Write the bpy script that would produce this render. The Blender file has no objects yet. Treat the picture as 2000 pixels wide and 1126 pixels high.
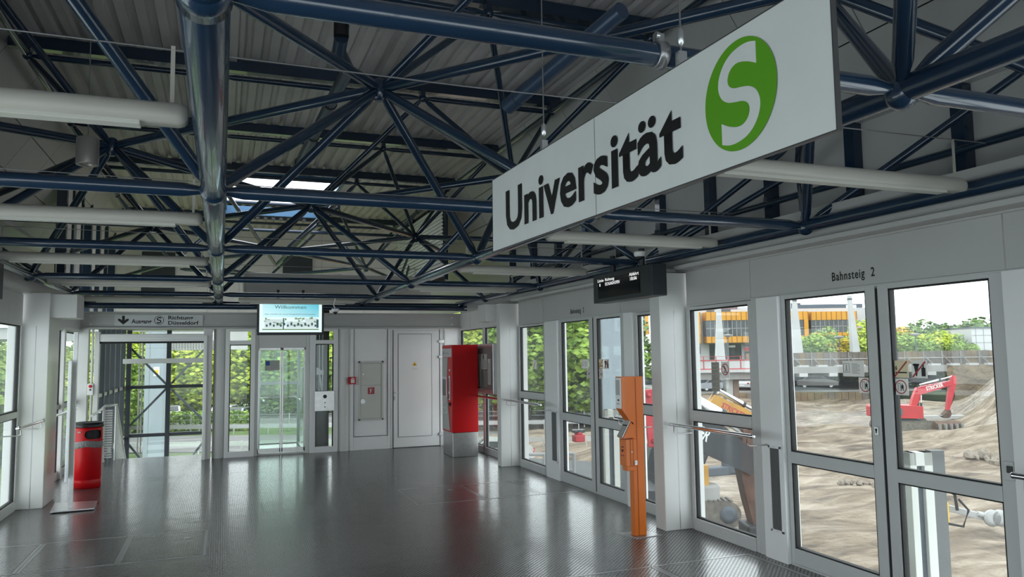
import bpy, bmesh, math, random
from mathutils import Vector, Matrix
R = math.radians
random.seed(7)
S = bpy.context.scene
COL = S.collection

# ------------------------------------------------------------ camera, sky, exposure
YAW, PIT, ROL, FPX, CAMZ = 0.36429535, 0.08529289, -0.01387717, 1486.483, 1.7
fw = Vector((math.sin(YAW)*math.cos(PIT), math.cos(YAW)*math.cos(PIT), math.sin(PIT)))
rt0 = fw.cross(Vector((0, 0, 1))).normalized()
up0 = rt0.cross(fw)
rt = rt0*math.cos(ROL)+up0*math.sin(ROL)
up = -rt0*math.sin(ROL)+up0*math.cos(ROL)
cam_d = bpy.data.cameras.new('camera')
cam_d.sensor_width = 36.0
cam_d.lens = 36.0*FPX/2000.0
cam_d.clip_start, cam_d.clip_end = 0.05, 1000
cam = bpy.data.objects.new('camera', cam_d)
COL.objects.link(cam)
cam.matrix_world = Matrix(((rt.x, up.x, -fw.x, 0), (rt.y, up.y, -fw.y, 0), (rt.z, up.z, -fw.z, CAMZ), (0, 0, 0, 1)))
S.camera = cam

W = bpy.data.worlds.new('overcast_sky')
S.world = W
W.use_nodes = True
nt = W.node_tree
nt.nodes.clear()
o_ = nt.nodes.new('ShaderNodeOutputWorld')
b_ = nt.nodes.new('ShaderNodeBackground')
tc = nt.nodes.new('ShaderNodeTexCoord')
sp = nt.nodes.new('ShaderNodeSeparateXYZ')
cr = nt.nodes.new('ShaderNodeValToRGB')
cr.color_ramp.elements[0].position = 0.0
cr.color_ramp.elements[0].color = (0.90, 0.95, 1.0, 1)
cr.color_ramp.elements[1].position = 1.0
cr.color_ramp.elements[1].color = (0.97, 0.99, 1.0, 1)
nt.links.new(tc.outputs['Generated'], sp.inputs[0])
nt.links.new(sp.outputs['Z'], cr.inputs[0])
nt.links.new(cr.outputs[0], b_.inputs[0])
nt.links.new(b_.outputs[0], o_.inputs[0])
SKY = 3.3
b_.inputs[1].default_value = SKY

S.view_settings.view_transform = 'Standard'
S.view_settings.look = 'None'
S.view_settings.exposure = 0.0
S.view_settings.gamma = 1.0
S.view_settings.use_curve_mapping = False
S.cycles.max_bounces = 10
S.cycles.diffuse_bounces = 6
S.cycles.glossy_bounces = 4
S.cycles.transmission_bounces = 6
S.cycles.transparent_max_bounces = 24
S.cycles.caustics_reflective = False
S.cycles.caustics_refractive = False
S.cycles.sample_clamp_indirect = 6
S.cycles.use_denoising = True


def at(px, py, D):
    """world point seen at photo pixel px,py at horizontal depth D along the camera's heading"""
    d = rt*(px-1000)+up*(563-py)+fw*FPX
    h = Vector((math.sin(YAW), math.cos(YAW), 0))
    return Vector((0, 0, CAMZ))+d*(D/d.dot(h))


# ------------------------------------------------------------ mesh builder
class MB:
    def __init__(s):
        s.v, s.f, s.sm, s.mi = [], [], [], []

    def add(s, vs, fs, sm=False, mi=0):
        b = len(s.v)
        s.v += [tuple(v) for v in vs]
        for f in fs:
            s.f.append([b+i for i in f])
            s.sm.append(sm)
            s.mi.append(mi)
        return s

    def box(s, x0, x1, y0, y1, z0, z1, mi=0):
        if x0 > x1: x0, x1 = x1, x0
        if y0 > y1: y0, y1 = y1, y0
        if z0 > z1: z0, z1 = z1, z0
        vs = [(x, y, z) for z in (z0, z1) for y in (y0, y1) for x in (x0, x1)]
        return s.add(vs, [(0, 2, 3, 1), (4, 5, 7, 6), (0, 1, 5, 4), (2, 6, 7, 3), (0, 4, 6, 2), (1, 3, 7, 5)], mi=mi)

    def bar(s, p, q, w, h, upv=(0, 0, 1), mi=0):
        p, q = Vector(p), Vector(q)
        d = (q-p).normalized()
        a = d.cross(Vector(upv))
        if a.length < 1e-4: a = d.cross(Vector((1, 0, 0)))
        a = a.normalized()*w/2
        b = a.cross(d).normalized()*h/2
        vs = [p-a-b, p+a-b, p+a+b, p-a+b, q-a-b, q+a-b, q+a+b, q-a+b]
        return s.add(vs, [(0, 1, 2, 3), (7, 6, 5, 4), (0, 4, 5, 1), (1, 5, 6, 2), (2, 6, 7, 3), (3, 7, 4, 0)], mi=mi)

    def rings(s, cs, rs, n=12, caps=True, mi=0, smooth=True):
        """tube through centres cs with radii rs"""
        cs = [Vector(c) for c in cs]
        d0 = (cs[-1]-cs[0])
        if d0.length < 1e-6: d0 = cs[1]-cs[0]
        ref = Vector((0, 0, 1)) if abs(d0.normalized().z) < 0.9 else Vector((1, 0, 0))
        vs = []
        for i, c in enumerate(cs):
            if i == 0: d = cs[1]-cs[0]
            elif i == len(cs)-1: d = cs[-1]-cs[-2]
            else:
                d = (cs[i+1]-cs[i-1])
                if d.length < 1e-6: d = d0
            if d.length < 1e-6: d = d0
            d = d.normalized()
            a = d.cross(ref)
            if a.length < 1e-3: a = d.cross(Vector((0, 1, 0)))
            a.normalize()
            b = a.cross(d)
            for k in range(n):
                t = 2*math.pi*k/n
                vs.append(c+(a*math.cos(t)+b*math.sin(t))*rs[i])
        fs = []
        for i in range(len(cs)-1):
            for k in range(n):
                k2 = (k+1) % n
                fs.append((i*n+k, (i+1)*n+k, (i+1)*n+k2, i*n+k2))
        s.add(vs, fs, smooth, mi)
        if caps:
            m = len(cs)-1
            s.add(vs[:n], [tuple(range(n))], False, mi)
            s.add(vs[m*n:], [tuple(reversed(range(n)))], False, mi)
        return s

    def tube(s, p, q, r, r2=None, n=12, mi=0, caps=True):
        return s.rings([p, q], [r, r if r2 is None else r2], n, caps, mi)

    def path(s, pts, r, n=8, mi=0):
        return s.rings(pts, [r]*len(pts), n, True, mi)

    def strut(s, p, q, r, n=12, e0=0.05, taper=0.09, f=0.55):
        p, q = Vector(p), Vector(q)
        d = (q-p).normalized()
        return s.rings([p+d*e0*0.5, p+d*e0, p+d*(e0+taper), q-d*(e0+taper), q-d*e0, q-d*e0*0.5],
                       [r*f, r*f, r, r, r*f, r*f], n, False)

    def lathe(s, c, prof, n=24, mi=0, axis='z'):
        c = Vector(c)
        cs, rs = [], []
        vs = []
        for (r, h) in prof:
            for k in range(n):
                t = 2*math.pi*k/n
                if axis == 'z': vs.append(c+Vector((r*math.cos(t), r*math.sin(t), h)))
                elif axis == 'x': vs.append(c+Vector((h, r*math.cos(t), r*math.sin(t))))
                else: vs.append(c+Vector((r*math.sin(t), h, r*math.cos(t))))
        fs = []
        for i in range(len(prof)-1):
            for k in range(n):
                k2 = (k+1) % n
                fs.append((i*n+k, i*n+k2, (i+1)*n+k2, (i+1)*n+k))
        s.add(vs, fs, True, mi)
        m = len(prof)-1
        if prof[0][0] > 1e-4: s.add(vs[:n], [tuple(reversed(range(n)))], False, mi)
        if prof[m][0] > 1e-4: s.add(vs[m*n:], [tuple(range(n))], False, mi)
        return s

    def sphere(s, c, r, n=14, m=8, mi=0, sz=1.0):
        prof = []
        for i in range(m+1):
            t = -math.pi/2+math.pi*i/m
            prof.append((max(1e-5, r*math.cos(t)), r*sz*math.sin(t)))
        return s.lathe(c, prof, n, mi)

    def prism(s, poly, fn, w0, w1, mi=0, smooth=False):
        """poly: 2D points; fn(u,v,w)->3D; extruded from w0 to w1"""
        n = len(poly)
        a = [fn(u, v, w0) for u, v in poly]
        b = [fn(u, v, w1) for u, v in poly]
        s.add(a, [tuple(reversed(range(n)))], False, mi)
        s.add(b, [tuple(range(n))], False, mi)
        s.add(a+b, [(i, (i+1) % n, n+(i+1) % n, n+i) for i in range(n)], smooth, mi)
        return s

    def build(s, name, mats, parent=None, loc=None, bev=0, kind=None):
        if not isinstance(mats, (list, tuple)): mats = [mats]
        root = parent
        while root is not None and root.parent is not None: root = root.parent
        off = Vector(root.location) if root is not None else Vector(loc or (0, 0, 0))
        me = bpy.data.meshes.new(name)
        me.from_pydata([tuple(Vector(v)-off) for v in s.v], [], s.f)
        for m in mats: me.materials.append(m)
        me.polygons.foreach_set('use_smooth', s.sm)
        me.polygons.foreach_set('material_index', s.mi)
        me.update()
        bm = bmesh.new()
        bm.from_mesh(me)
        bmesh.ops.recalc_face_normals(bm, faces=bm.faces)
        bm.to_mesh(me)
        bm.free()
        o = bpy.data.objects.new(name, me)
        COL.objects.link(o)
        if root is None: o.location = off
        if parent is not None: o.parent = parent
        if bev:
            md = o.modifiers.new('bevel', 'BEVEL')
            md.width = bev
            md.segments = 2
            md.limit_method = 'ANGLE'
            md.angle_limit = R(40)
            md.harden_normals = False
        if kind: o['kind'] = kind
        return o


def tag(o, label, cat, group=None, kind=None):
    o['label'] = label
    o['category'] = cat
    if group: o['group'] = group
    if kind: o['kind'] = kind
    return o


def thing(name, loc, label, cat, group=None, rz=0):
    o = bpy.data.objects.new(name, None)
    o.empty_display_size = 0.1
    COL.objects.link(o)
    o.location = loc
    o.rotation_euler = (0, 0, rz)
    return tag(o, label, cat, group)


def struct(name, mb, mats, loc=None, bev=0):
    o = mb.build(name, mats, None, loc, bev)
    o['kind'] = 'structure'
    return o


def part_label(o, t):
    o['label'] = t
    return o


def copy_tree(o, parent=None):
    c = o.copy()
    COL.objects.link(c)
    c.parent = parent
    for ch in list(o.children): copy_tree(ch, c)
    return c


def text(name, s, parent, mat, origin, ex, ey, width=None, height=None, size=0.1, bold=0.0, align='l', ext=0.0008, space=1.0):
    """flat raised lettering; origin = left end of the baseline (or centre), ex = reading direction, ey = up"""
    cu = bpy.data.curves.new(name, 'FONT')
    cu.body = s
    cu.size = 1.0
    cu.offset = bold
    cu.extrude = 0.0
    cu.space_character = space
    cu.resolution_u = 3
    to = bpy.data.objects.new(name, cu)
    COL.objects.link(to)
    bpy.context.view_layer.update()
    dg = bpy.context.evaluated_depsgraph_get()
    me = bpy.data.meshes.new_from_object(to.evaluated_get(dg))
    bpy.data.objects.remove(to)
    bpy.data.curves.remove(cu)
    xs = [v.co.x for v in me.vertices]
    ys = [v.co.y for v in me.vertices]
    if not xs: return None
    x0, x1, y1 = min(xs), max(xs), max(ys)
    sx = sy = size
    if height: sy = sx = height/y1
    if width: sx = width/(x1-x0)
    if width and not height: sy = sx
    ex, ey = Vector(ex).normalized(), Vector(ey).normalized()
    ez = ex.cross(ey)
    origin = Vector(origin)
    root = parent
    while root.parent is not None: root = root.parent
    off = Vector(root.location)
    sh = x0 if align == 'l' else (x0+x1)/2
    for v in me.vertices:
        v.co = origin-off+ex*((v.co.x-sh)*sx)+ey*(v.co.y*sy)+ez*ext
    me.materials.clear()
    me.materials.append(mat)
    me.update()
    o = bpy.data.objects.new(name, me)
    COL.objects.link(o)
    o.parent = parent
    return o


# ------------------------------------------------------------ materials
def mat(name, col, rough=0.5, metal=0.0, var=0.0, vscale=4.0, bump=0.0, bscale=60.0, spec=0.5, emit=None, estr=1.0, coat=0.0):
    m = bpy.data.materials.new(name)
    m.use_nodes = True
    t = m.node_tree
    b = t.nodes['Principled BSDF']
    b.inputs['Base Color'].default_value = (*col, 1)
    b.inputs['Roughness'].default_value = rough
    b.inputs['Metallic'].default_value = metal
    b.inputs['Specular IOR Level'].default_value = spec
    if coat: b.inputs['Coat Weight'].default_value = coat
    if emit:
        b.inputs['Emission Color'].default_value = (*emit, 1)
        b.inputs['Emission Strength'].default_value = estr
    if var or bump:
        tcn = t.nodes.new('ShaderNodeTexCoord')
    if var:
        n = t.nodes.new('ShaderNodeTexNoise')
        n.inputs['Scale'].default_value = vscale
        n.inputs['Detail'].default_value = 5
        t.links.new(tcn.outputs['Object'], n.inputs['Vector'])
        r = t.nodes.new('ShaderNodeValToRGB')
        r.color_ramp.elements[0].position = 0.3
        r.color_ramp.elements[1].position = 0.7
        r.color_ramp.elements[0].color = (*[c*(1-var) for c in col], 1)
        r.color_ramp.elements[1].color = (*[min(1, c*(1+var)) for c in col], 1)
        t.links.new(n.outputs['Fac'], r.inputs[0])
        t.links.new(r.outputs[0], b.inputs['Base Color'])
    if bump:
        n2 = t.nodes.new('ShaderNodeTexNoise')
        n2.inputs['Scale'].default_value = bscale
        n2.inputs['Detail'].default_value = 4
        t.links.new(tcn.outputs['Object'], n2.inputs['Vector'])
        bp = t.nodes.new('ShaderNodeBump')
        bp.inputs['Strength'].default_value = bump
        bp.inputs['Distance'].default_value = 0.02
        t.links.new(n2.outputs['Fac'], bp.inputs['Height'])
        t.links.new(bp.outputs[0], b.inputs['Normal'])
    return m


def glass_mat(name, tint=(0.93, 0.96, 0.95), haze=0.012, refl=1.0):
    m = bpy.data.materials.new(name)
    m.use_nodes = True
    t = m.node_tree
    t.nodes.clear()
    out = t.nodes.new('ShaderNodeOutputMaterial')
    tr = t.nodes.new('ShaderNodeBsdfTransparent')
    tr.inputs[0].default_value = (*tint, 1)
    gl = t.nodes.new('ShaderNodeBsdfGlossy')
    gl.inputs['Roughness'].default_value = 0.01
    gl.inputs[0].default_value = (0.9, 0.95, 0.95, 1)
    lw = t.nodes.new('ShaderNodeLayerWeight')
    lw.inputs['Blend'].default_value = 0.5
    pw = t.nodes.new('ShaderNodeMath')
    pw.operation = 'POWER'
    pw.inputs[1].default_value = 5.0
    t.links.new(lw.outputs['Facing'], pw.inputs[0])
    fr = t.nodes.new('ShaderNodeMath')
    fr.operation = 'MULTIPLY_ADD'
    fr.inputs[1].default_value = 0.5
    fr.inputs[2].default_value = 0.025
    t.links.new(pw.outputs[0], fr.inputs[0])
    mx = t.nodes.new('ShaderNodeMixShader')
    mu = t.nodes.new('ShaderNodeMath')
    mu.operation = 'MULTIPLY'
    mu.inputs[1].default_value = refl
    t.links.new(fr.outputs[0], mu.inputs[0])
    t.links.new(mu.outputs[0], mx.inputs[0])
    t.links.new(tr.outputs[0], mx.inputs[1])
    t.links.new(gl.outputs[0], mx.inputs[2])
    df = t.nodes.new('ShaderNodeBsdfTranslucent')
    df.inputs[0].default_value = (0.9, 0.93, 0.95, 1)
    tcn = t.nodes.new('ShaderNodeTexCoord')
    n = t.nodes.new('ShaderNodeTexNoise')
    n.inputs['Scale'].default_value = 3.0
    n.inputs['Detail'].default_value = 6
    t.links.new(tcn.outputs['Object'], n.inputs['Vector'])
    m2 = t.nodes.new('ShaderNodeMath')
    m2.operation = 'MULTIPLY'
    m2.inputs[1].default_value = haze*2
    t.links.new(n.outputs['Fac'], m2.inputs[0])
    mx2 = t.nodes.new('ShaderNodeMixShader')
    t.links.new(m2.outputs[0], mx2.inputs[0])
    t.links.new(mx.outputs[0], mx2.inputs[1])
    t.links.new(df.outputs[0], mx2.inputs[2])
    t.links.new(mx2.outputs[0], out.inputs[0])
    return m


def floor_mat():
    m = bpy.data.materials.new('studded_rubber_floor')
    m.use_nodes = True
    t = m.node_tree
    N, L = t.nodes, t.links
    b = N['Principled BSDF']
    geo = N.new('ShaderNodeNewGeometry')

    def lattice(offx, offy):
        vm = N.new('ShaderNodeVectorMath')
        vm.operation = 'MULTIPLY_ADD'
        vm.inputs[1].default_value = (1/0.040, 1/0.040, 0)
        vm.inputs[2].default_value = (offx, offy, 0)
        L.new(geo.outputs['Position'], vm.inputs[0])
        fr = N.new('ShaderNodeVectorMath')
        fr.operation = 'FRACTION'
        L.new(vm.outputs[0], fr.inputs[0])
        sb = N.new('ShaderNodeVectorMath')
        sb.operation = 'SUBTRACT'
        sb.inputs[1].default_value = (0.5, 0.5, 0)
        L.new(fr.outputs[0], sb.inputs[0])
        ln = N.new('ShaderNodeVectorMath')
        ln.operation = 'LENGTH'
        L.new(sb.outputs[0], ln.inputs[0])
        mr = N.new('ShaderNodeMapRange')
        mr.interpolation_type = 'SMOOTHSTEP'
        mr.inputs['From Min'].default_value = 0.30
        mr.inputs['From Max'].default_value = 0.18
        L.new(ln.outputs['Value'], mr.inputs['Value'])
        return mr
    a, c = lattice(0, 0), lattice(0.5, 0.5)
    mxm = N.new('ShaderNodeMath')
    mxm.operation = 'MAXIMUM'
    L.new(a.outputs[0], mxm.inputs[0])
    L.new(c.outputs[0], mxm.inputs[1])
    bp = N.new('ShaderNodeBump')
    bp.inputs['Strength'].default_value = 0.35
    bp.inputs['Distance'].default_value = 0.0015
    L.new(mxm.outputs[0], bp.inputs['Height'])
    # gentle waves of the sheet
    n = N.new('ShaderNodeTexNoise')
    n.inputs['Scale'].default_value = 3.5
    n.inputs['Detail'].default_value = 3
    L.new(geo.outputs['Position'], n.inputs['Vector'])
    bp2 = N.new('ShaderNodeBump')
    bp2.inputs['Strength'].default_value = 0.13
    bp2.inputs['Distance'].default_value = 0.02
    L.new(n.outputs['Fac'], bp2.inputs['Height'])
    L.new(bp.outputs[0], bp2.inputs['Normal'])
    L.new(bp2.outputs[0], b.inputs['Normal'])
    n3 = N.new('ShaderNodeTexNoise')
    n3.inputs['Scale'].default_value = 1.3
    n3.inputs['Detail'].default_value = 7
    L.new(geo.outputs['Position'], n3.inputs['Vector'])
    r = N.new('ShaderNodeValToRGB')
    r.color_ramp.elements[0].position = 0.35
    r.color_ramp.elements[1].position = 0.7
    r.color_ramp.elements[0].color = (0.018, 0.0165, 0.019, 1)
    r.color_ramp.elements[1].color = (0.036, 0.033, 0.037, 1)
    L.new(n3.outputs['Fac'], r.inputs[0])
    mc = N.new('ShaderNodeMix')
    mc.data_type = 'RGBA'
    mc.inputs['B'].default_value = (0.17, 0.165, 0.17, 1)
    ms = N.new('ShaderNodeMath')
    ms.operation = 'MULTIPLY'
    ms.inputs[1].default_value = 0.55
    L.new(mxm.outputs[0], ms.inputs[0])
    L.new(ms.outputs[0], mc.inputs['Factor'])
    L.new(r.outputs[0], mc.inputs['A'])
    L.new(mc.outputs['Result'], b.inputs['Base Color'])
    mr = N.new('ShaderNodeMapRange')
    mr.inputs['To Min'].default_value = 0.42
    mr.inputs['To Max'].default_value = 0.25
    L.new(mxm.outputs[0], mr.inputs['Value'])
    L.new(mr.outputs[0], b.inputs['Roughness'])
    b.inputs['Specular IOR Level'].default_value = 0.4
    cwm = N.new('ShaderNodeMapRange')
    cwm.inputs['To Min'].default_value = 0.38
    cwm.inputs['To Max'].default_value = 1.0
    L.new(mxm.outputs[0], cwm.inputs['Value'])
    L.new(cwm.outputs[0], b.inputs['Coat Weight'])
    b.inputs['Coat Roughness'].default_value = 0.13
    L.new(bp2.outputs[0], b.inputs['Coat Normal'])
    return m


def ground_mat(name, c0, c1, c2, scale=0.35, wet=0.5, bump=0.6):
    m = bpy.data.materials.new(name)
    m.use_nodes = True
    t = m.node_tree
    N, L = t.nodes, t.links
    b = N['Principled BSDF']
    geo = N.new('ShaderNodeNewGeometry')
    n = N.new('ShaderNodeTexNoise')
    n.inputs['Scale'].default_value = scale
    n.inputs['Detail'].default_value = 9
    n.inputs['Roughness'].default_value = 0.62
    n.inputs['Distortion'].default_value = 0.8
    mp = N.new('ShaderNodeMapping')
    mp.inputs['Rotation'].default_value = (0, 0, -YAW)
    mp.inputs['Scale'].default_value = (0.35, 1.2, 1)
    L.new(geo.outputs['Position'], mp.inputs[0])
    L.new(mp.outputs[0], n.inputs['Vector'])
    r = N.new('ShaderNodeValToRGB')
    e = r.color_ramp.elements
    e[0].position, e[0].color = 0.32, (*c0, 1)
    e[1].position, e[1].color = 0.68, (*c2, 1)
    x = e.new(0.5)
    x.color = (*c1, 1)
    L.new(n.outputs['Fac'], r.inputs[0])
    L.new(r.outputs[0], b.inputs['Base Color'])
    n2 = N.new('ShaderNodeTexNoise')
    n2.inputs['Scale'].default_value = 2.2
    n2.inputs['Detail'].default_value = 8
    L.new(geo.outputs['Position'], n2.inputs['Vector'])
    bp = N.new('ShaderNodeBump')
    bp.inputs['Strength'].default_value = bump
    bp.inputs['Distance'].default_value = 0.35
    L.new(n2.outputs['Fac'], bp.inputs['Height'])
    L.new(bp.outputs[0], b.inputs['Normal'])
    n4 = N.new('ShaderNodeTexNoise')
    n4.inputs['Scale'].default_value = 0.09
    n4.inputs['Detail'].default_value = 4
    L.new(mp.outputs[0], n4.inputs['Vector'])
    mr = N.new('ShaderNodeMapRange')
    mr.inputs['From Min'].default_value = 0.52
    mr.inputs['From Max'].default_value = 0.60
    mr.inputs['To Min'].default_value = 0.95
    mr.inputs['To Max'].default_value = wet
    L.new(n4.outputs['Fac'], mr.inputs['Value'])
    L.new(mr.outputs[0], b.inputs['Roughness'])
    return m


def leaf_mat(name, c0, c1):
    m = bpy.data.materials.new(name)
    m.use_nodes = True
    t = m.node_tree
    N, L = t.nodes, t.links
    b = N['Principled BSDF']
    geo = N.new('ShaderNodeNewGeometry')
    n = N.new('ShaderNodeTexNoise')
    n.inputs['Scale'].default_value = 0.9
    n.inputs['Detail'].default_value = 5
    L.new(geo.outputs['Position'], n.inputs['Vector'])
    r = N.new('ShaderNodeValToRGB')
    r.color_ramp.elements[0].position = 0.35
    r.color_ramp.elements[1].position = 0.65
    r.color_ramp.elements[0].color = (*c0, 1)
    r.color_ramp.elements[1].color = (*c1, 1)
    L.new(n.outputs['Fac'], r.inputs[0])
    L.new(r.outputs[0], b.inputs['Base Color'])
    b.inputs['Roughness'].default_value = 0.6
    return m


M = {}
M['panel'] = mat('light_grey_enamel', (0.70, 0.705, 0.69), 0.34, var=0.04, vscale=1.5)
M['fascia'] = mat('shaded_fascia_enamel', (0.52, 0.525, 0.515), 0.36, var=0.04, vscale=1.5)  # same enamel as the panels, darkened to paint in the weaker light higher up
M['white'] = mat('white_enamel', (0.88, 0.885, 0.88), 0.32, var=0.03, vscale=2)
M['frame'] = mat('grey_frame', (0.58, 0.59, 0.585), 0.38, var=0.03)
M['alu'] = mat('brushed_aluminium', (0.62, 0.63, 0.64), 0.32, 0.85, var=0.05, vscale=9)
M['steel'] = mat('brushed_steel', (0.55, 0.55, 0.54), 0.3, 0.95, var=0.08, vscale=14)
M['chrome'] = mat('polished_steel', (0.7, 0.7, 0.72), 0.12, 1.0)
M['blue'] = mat('dark_blue_gloss', (0.012, 0.034, 0.072), 0.2, spec=0.6, coat=0.5, var=0.06, vscale=2)
M['black'] = mat('black_plastic', (0.012, 0.013, 0.015), 0.35)
M['gasket'] = mat('black_gasket', (0.01, 0.01, 0.01), 0.7)
M['deckm'] = mat('corrugated_sheet', (0.61, 0.585, 0.60), 0.45, 0.0, var=0.08, vscale=2.0)
M['attic'] = mat('attic_panel', (0.60, 0.60, 0.60), 0.45, var=0.05, vscale=1)
M['cream'] = mat('cream_lamp_housing', (0.50, 0.49, 0.44), 0.38, var=0.03)
M['diff'] = mat('prismatic_diffuser', (0.60, 0.60, 0.55), 0.25, bump=0.1, bscale=200)
M['sign'] = mat('sign_white', (0.66, 0.685, 0.68), 0.4, var=0.03, vscale=5)
M['ink'] = mat('black_lettering', (0.006, 0.006, 0.007), 0.5)
M['green'] = mat('logo_green', (0.10, 0.33, 0.012), 0.45)
M['red'] = mat('red_lacquer', (0.58, 0.004, 0.008), 0.35, spec=0.3)
M['dred'] = mat('dull_red', (0.40, 0.02, 0.03), 0.4)
M['orange'] = mat('orange_lacquer', (0.72, 0.165, 0.012), 0.4, coat=0.2, var=0.04)
M['floor'] = floor_mat()
M['glass'] = glass_mat('window_glass')
M['lglass'] = glass_mat('lift_glass', (0.90, 0.955, 0.93), 0.05, 1.3)
M['seam'] = mat('metal_edging', (0.32, 0.32, 0.33), 0.3, 0.7)
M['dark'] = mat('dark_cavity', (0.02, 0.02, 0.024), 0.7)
M['mesh'] = mat('perforated_grille', (0.16, 0.165, 0.165), 0.5, 0.3, bump=0.6, bscale=260)
M['anthr'] = mat('anthracite_frame', (0.035, 0.045, 0.055), 0.45)
M['paper'] = mat('paper', (0.82, 0.82, 0.80), 0.8)
def sticker_mat(name, col):
    m = mat(name, col, 0.7)
    t = m.node_tree
    b = t.nodes['Principled BSDF']
    tl = t.nodes.new('ShaderNodeBsdfTranslucent')
    tl.inputs[0].default_value = (*col, 1)
    mx = t.nodes.new('ShaderNodeMixShader')
    mx.inputs[0].default_value = 0.35
    t.links.new(b.outputs[0], mx.inputs[1])
    t.links.new(tl.outputs[0], mx.inputs[2])
    t.links.new(mx.outputs[0], t.nodes['Material Output'].inputs[0])
    return m
M['stick'] = sticker_mat('translucent_card', (0.80, 0.80, 0.78))
M['prink'] = mat('printed_grey', (0.22, 0.22, 0.23), 0.7)
M['yel'] = mat('sign_yellow', (0.85, 0.50, 0.02), 0.5)
M['bluep'] = mat('sign_blue', (0.02, 0.12, 0.5), 0.5)
M['bag'] = mat('bin_liner', (0.22, 0.22, 0.22), 0.25, bump=0.8, bscale=40)
# ------------------------------------------------------------ helper for arrangement
M['attic2'] = mat('pale_panel', (0.75, 0.75, 0.75), 0.5, var=0.04)
M['bluet'] = M['blue']
M['pipeb'] = mat('pipe_blue_grey', (0.045, 0.075, 0.13), 0.3, 0.2)
M['cab'] = mat('cabinet_grey', (0.62, 0.625, 0.58), 0.4)
M['cardg'] = sticker_mat('grey_card', (0.44, 0.43, 0.39))
M['cardc'] = sticker_mat('cream_card', (0.75, 0.70, 0.55))
M['spot'] = mat('spotlight_grey', (0.33, 0.32, 0.30), 0.35, 0.5)
M['dhouse'] = mat('display_housing', (0.018, 0.024, 0.030), 0.4)
M['dscr'] = mat('dark_screen', (0.006, 0.008, 0.010), 0.12)
M['led'] = mat('white_led', (0.5, 0.5, 0.5), 0.5, emit=(1, 1, 1), estr=0.9)
M['scrw'] = mat('screen_white', (0.1, 0.1, 0.1), 0.3, emit=(0.80, 1.0, 1.0), estr=1.0)
M['scrsky'] = mat('screen_sky', (0.05, 0.1, 0.1), 0.3, emit=(0.30, 0.82, 0.88), estr=0.95)
M['scrw2'] = mat('screen_houses', (0.1, 0.1, 0.1), 0.3, emit=(0.75, 0.9, 0.9), estr=0.8)
M['scrgr'] = mat('screen_green', (0.1, 0.1, 0.1), 0.3, emit=(0.25, 0.38, 0.22), estr=0.8)
M['scrdk'] = mat('screen_dark', (0.02, 0.02, 0.02), 0.3, emit=(0.04, 0.12, 0.14), estr=0.6)
M['blgrey'] = mat('blue_grey_brace', (0.16, 0.19, 0.22), 0.45)
M['poster'] = mat('pale_poster', (0.52, 0.55, 0.42), 0.35)
M['tmg'] = mat('machine_grey', (0.44, 0.45, 0.44), 0.4)
M['dorange'] = mat('dark_orange', (0.25, 0.05, 0.006), 0.5)
M['dirt'] = ground_mat('wet_building_ground', (0.062, 0.045, 0.032), (0.185, 0.142, 0.102), (0.34, 0.285, 0.225), 0.75, 0.25, 0.9)
M['grass'] = ground_mat('rough_grass', (0.036, 0.072, 0.0144), (0.0792, 0.1368, 0.0288), (0.1584, 0.18, 0.072), 0.6, 0.9)
M['asph'] = ground_mat('asphalt', (0.1152, 0.1152, 0.1152), (0.1584, 0.1584, 0.1584), (0.2016, 0.2016, 0.1944), 0.5, 0.6, 0.15)
M['bank'] = ground_mat('earth_bank', (0.0936, 0.0684, 0.0432), (0.1728, 0.1296, 0.0828), (0.2592, 0.2016, 0.1296), 0.5, 0.9, 0.8)
M['conc'] = mat('concrete', (0.2592, 0.2592, 0.252), 0.8, var=0.15, vscale=0.8, bump=0.2, bscale=3)
M['conw'] = mat('white_concrete', (0.4176, 0.4248, 0.4248), 0.7, var=0.08, vscale=0.5)
M['wood'] = mat('weathered_board', (0.1224, 0.1044, 0.09), 0.8, var=0.3, vscale=1.2)
M['wood2'] = mat('brown_board', (0.1584, 0.1152, 0.0684), 0.8, var=0.3, vscale=1.2)
M['facade'] = mat('white_facade', (0.4464, 0.4464, 0.4608), 0.6, var=0.04, vscale=0.3)
M['oran'] = mat('orange_facade', (0.5616, 0.252, 0.00864), 0.5, var=0.10, vscale=0.7)
M['wind'] = mat('dark_window', (0.045, 0.055, 0.06), 0.08, var=0.5, vscale=0.6)
M['slate'] = mat('slate_roof', (0.072, 0.0864, 0.108), 0.6)
M['lblue'] = mat('pale_blue_steel', (0.288, 0.3384, 0.3816), 0.4, var=0.06, vscale=1)
M['exred'] = mat('excavator_red', (0.432, 0.0144, 0.0252), 0.4, var=0.12, vscale=1.5)
M['exyel'] = mat('excavator_ochre', (0.4464, 0.2376, 0.036), 0.5, var=0.15, vscale=1.5)
M['exblk'] = mat('excavator_charcoal', (0.016, 0.019, 0.023), 0.6, var=0.3, vscale=1.5)
M['rust'] = mat('rusty_steel', (0.085, 0.045, 0.032), 0.75, var=0.45, vscale=4)
M['track'] = mat('muddy_track', (0.13, 0.115, 0.10), 0.8, var=0.3, vscale=5)
M['cyl'] = mat('hydraulic_rod', (0.65, 0.66, 0.67), 0.25, 0.6)
M['carw'] = mat('car_white', (0.4896, 0.4968, 0.504), 0.25, coat=0.5)
M['card'] = mat('car_dark', (0.0432, 0.0504, 0.0576), 0.25, coat=0.5)
M['cars'] = mat('car_silver', (0.2736, 0.3024, 0.3384), 0.25, 0.4, coat=0.5)
M['tyre'] = mat('tyre', (0.015, 0.015, 0.015), 0.8)
M['rock'] = mat('broken_concrete', (0.24, 0.205, 0.17), 0.9, var=0.35, vscale=3, bump=0.6, bscale=8)
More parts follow.
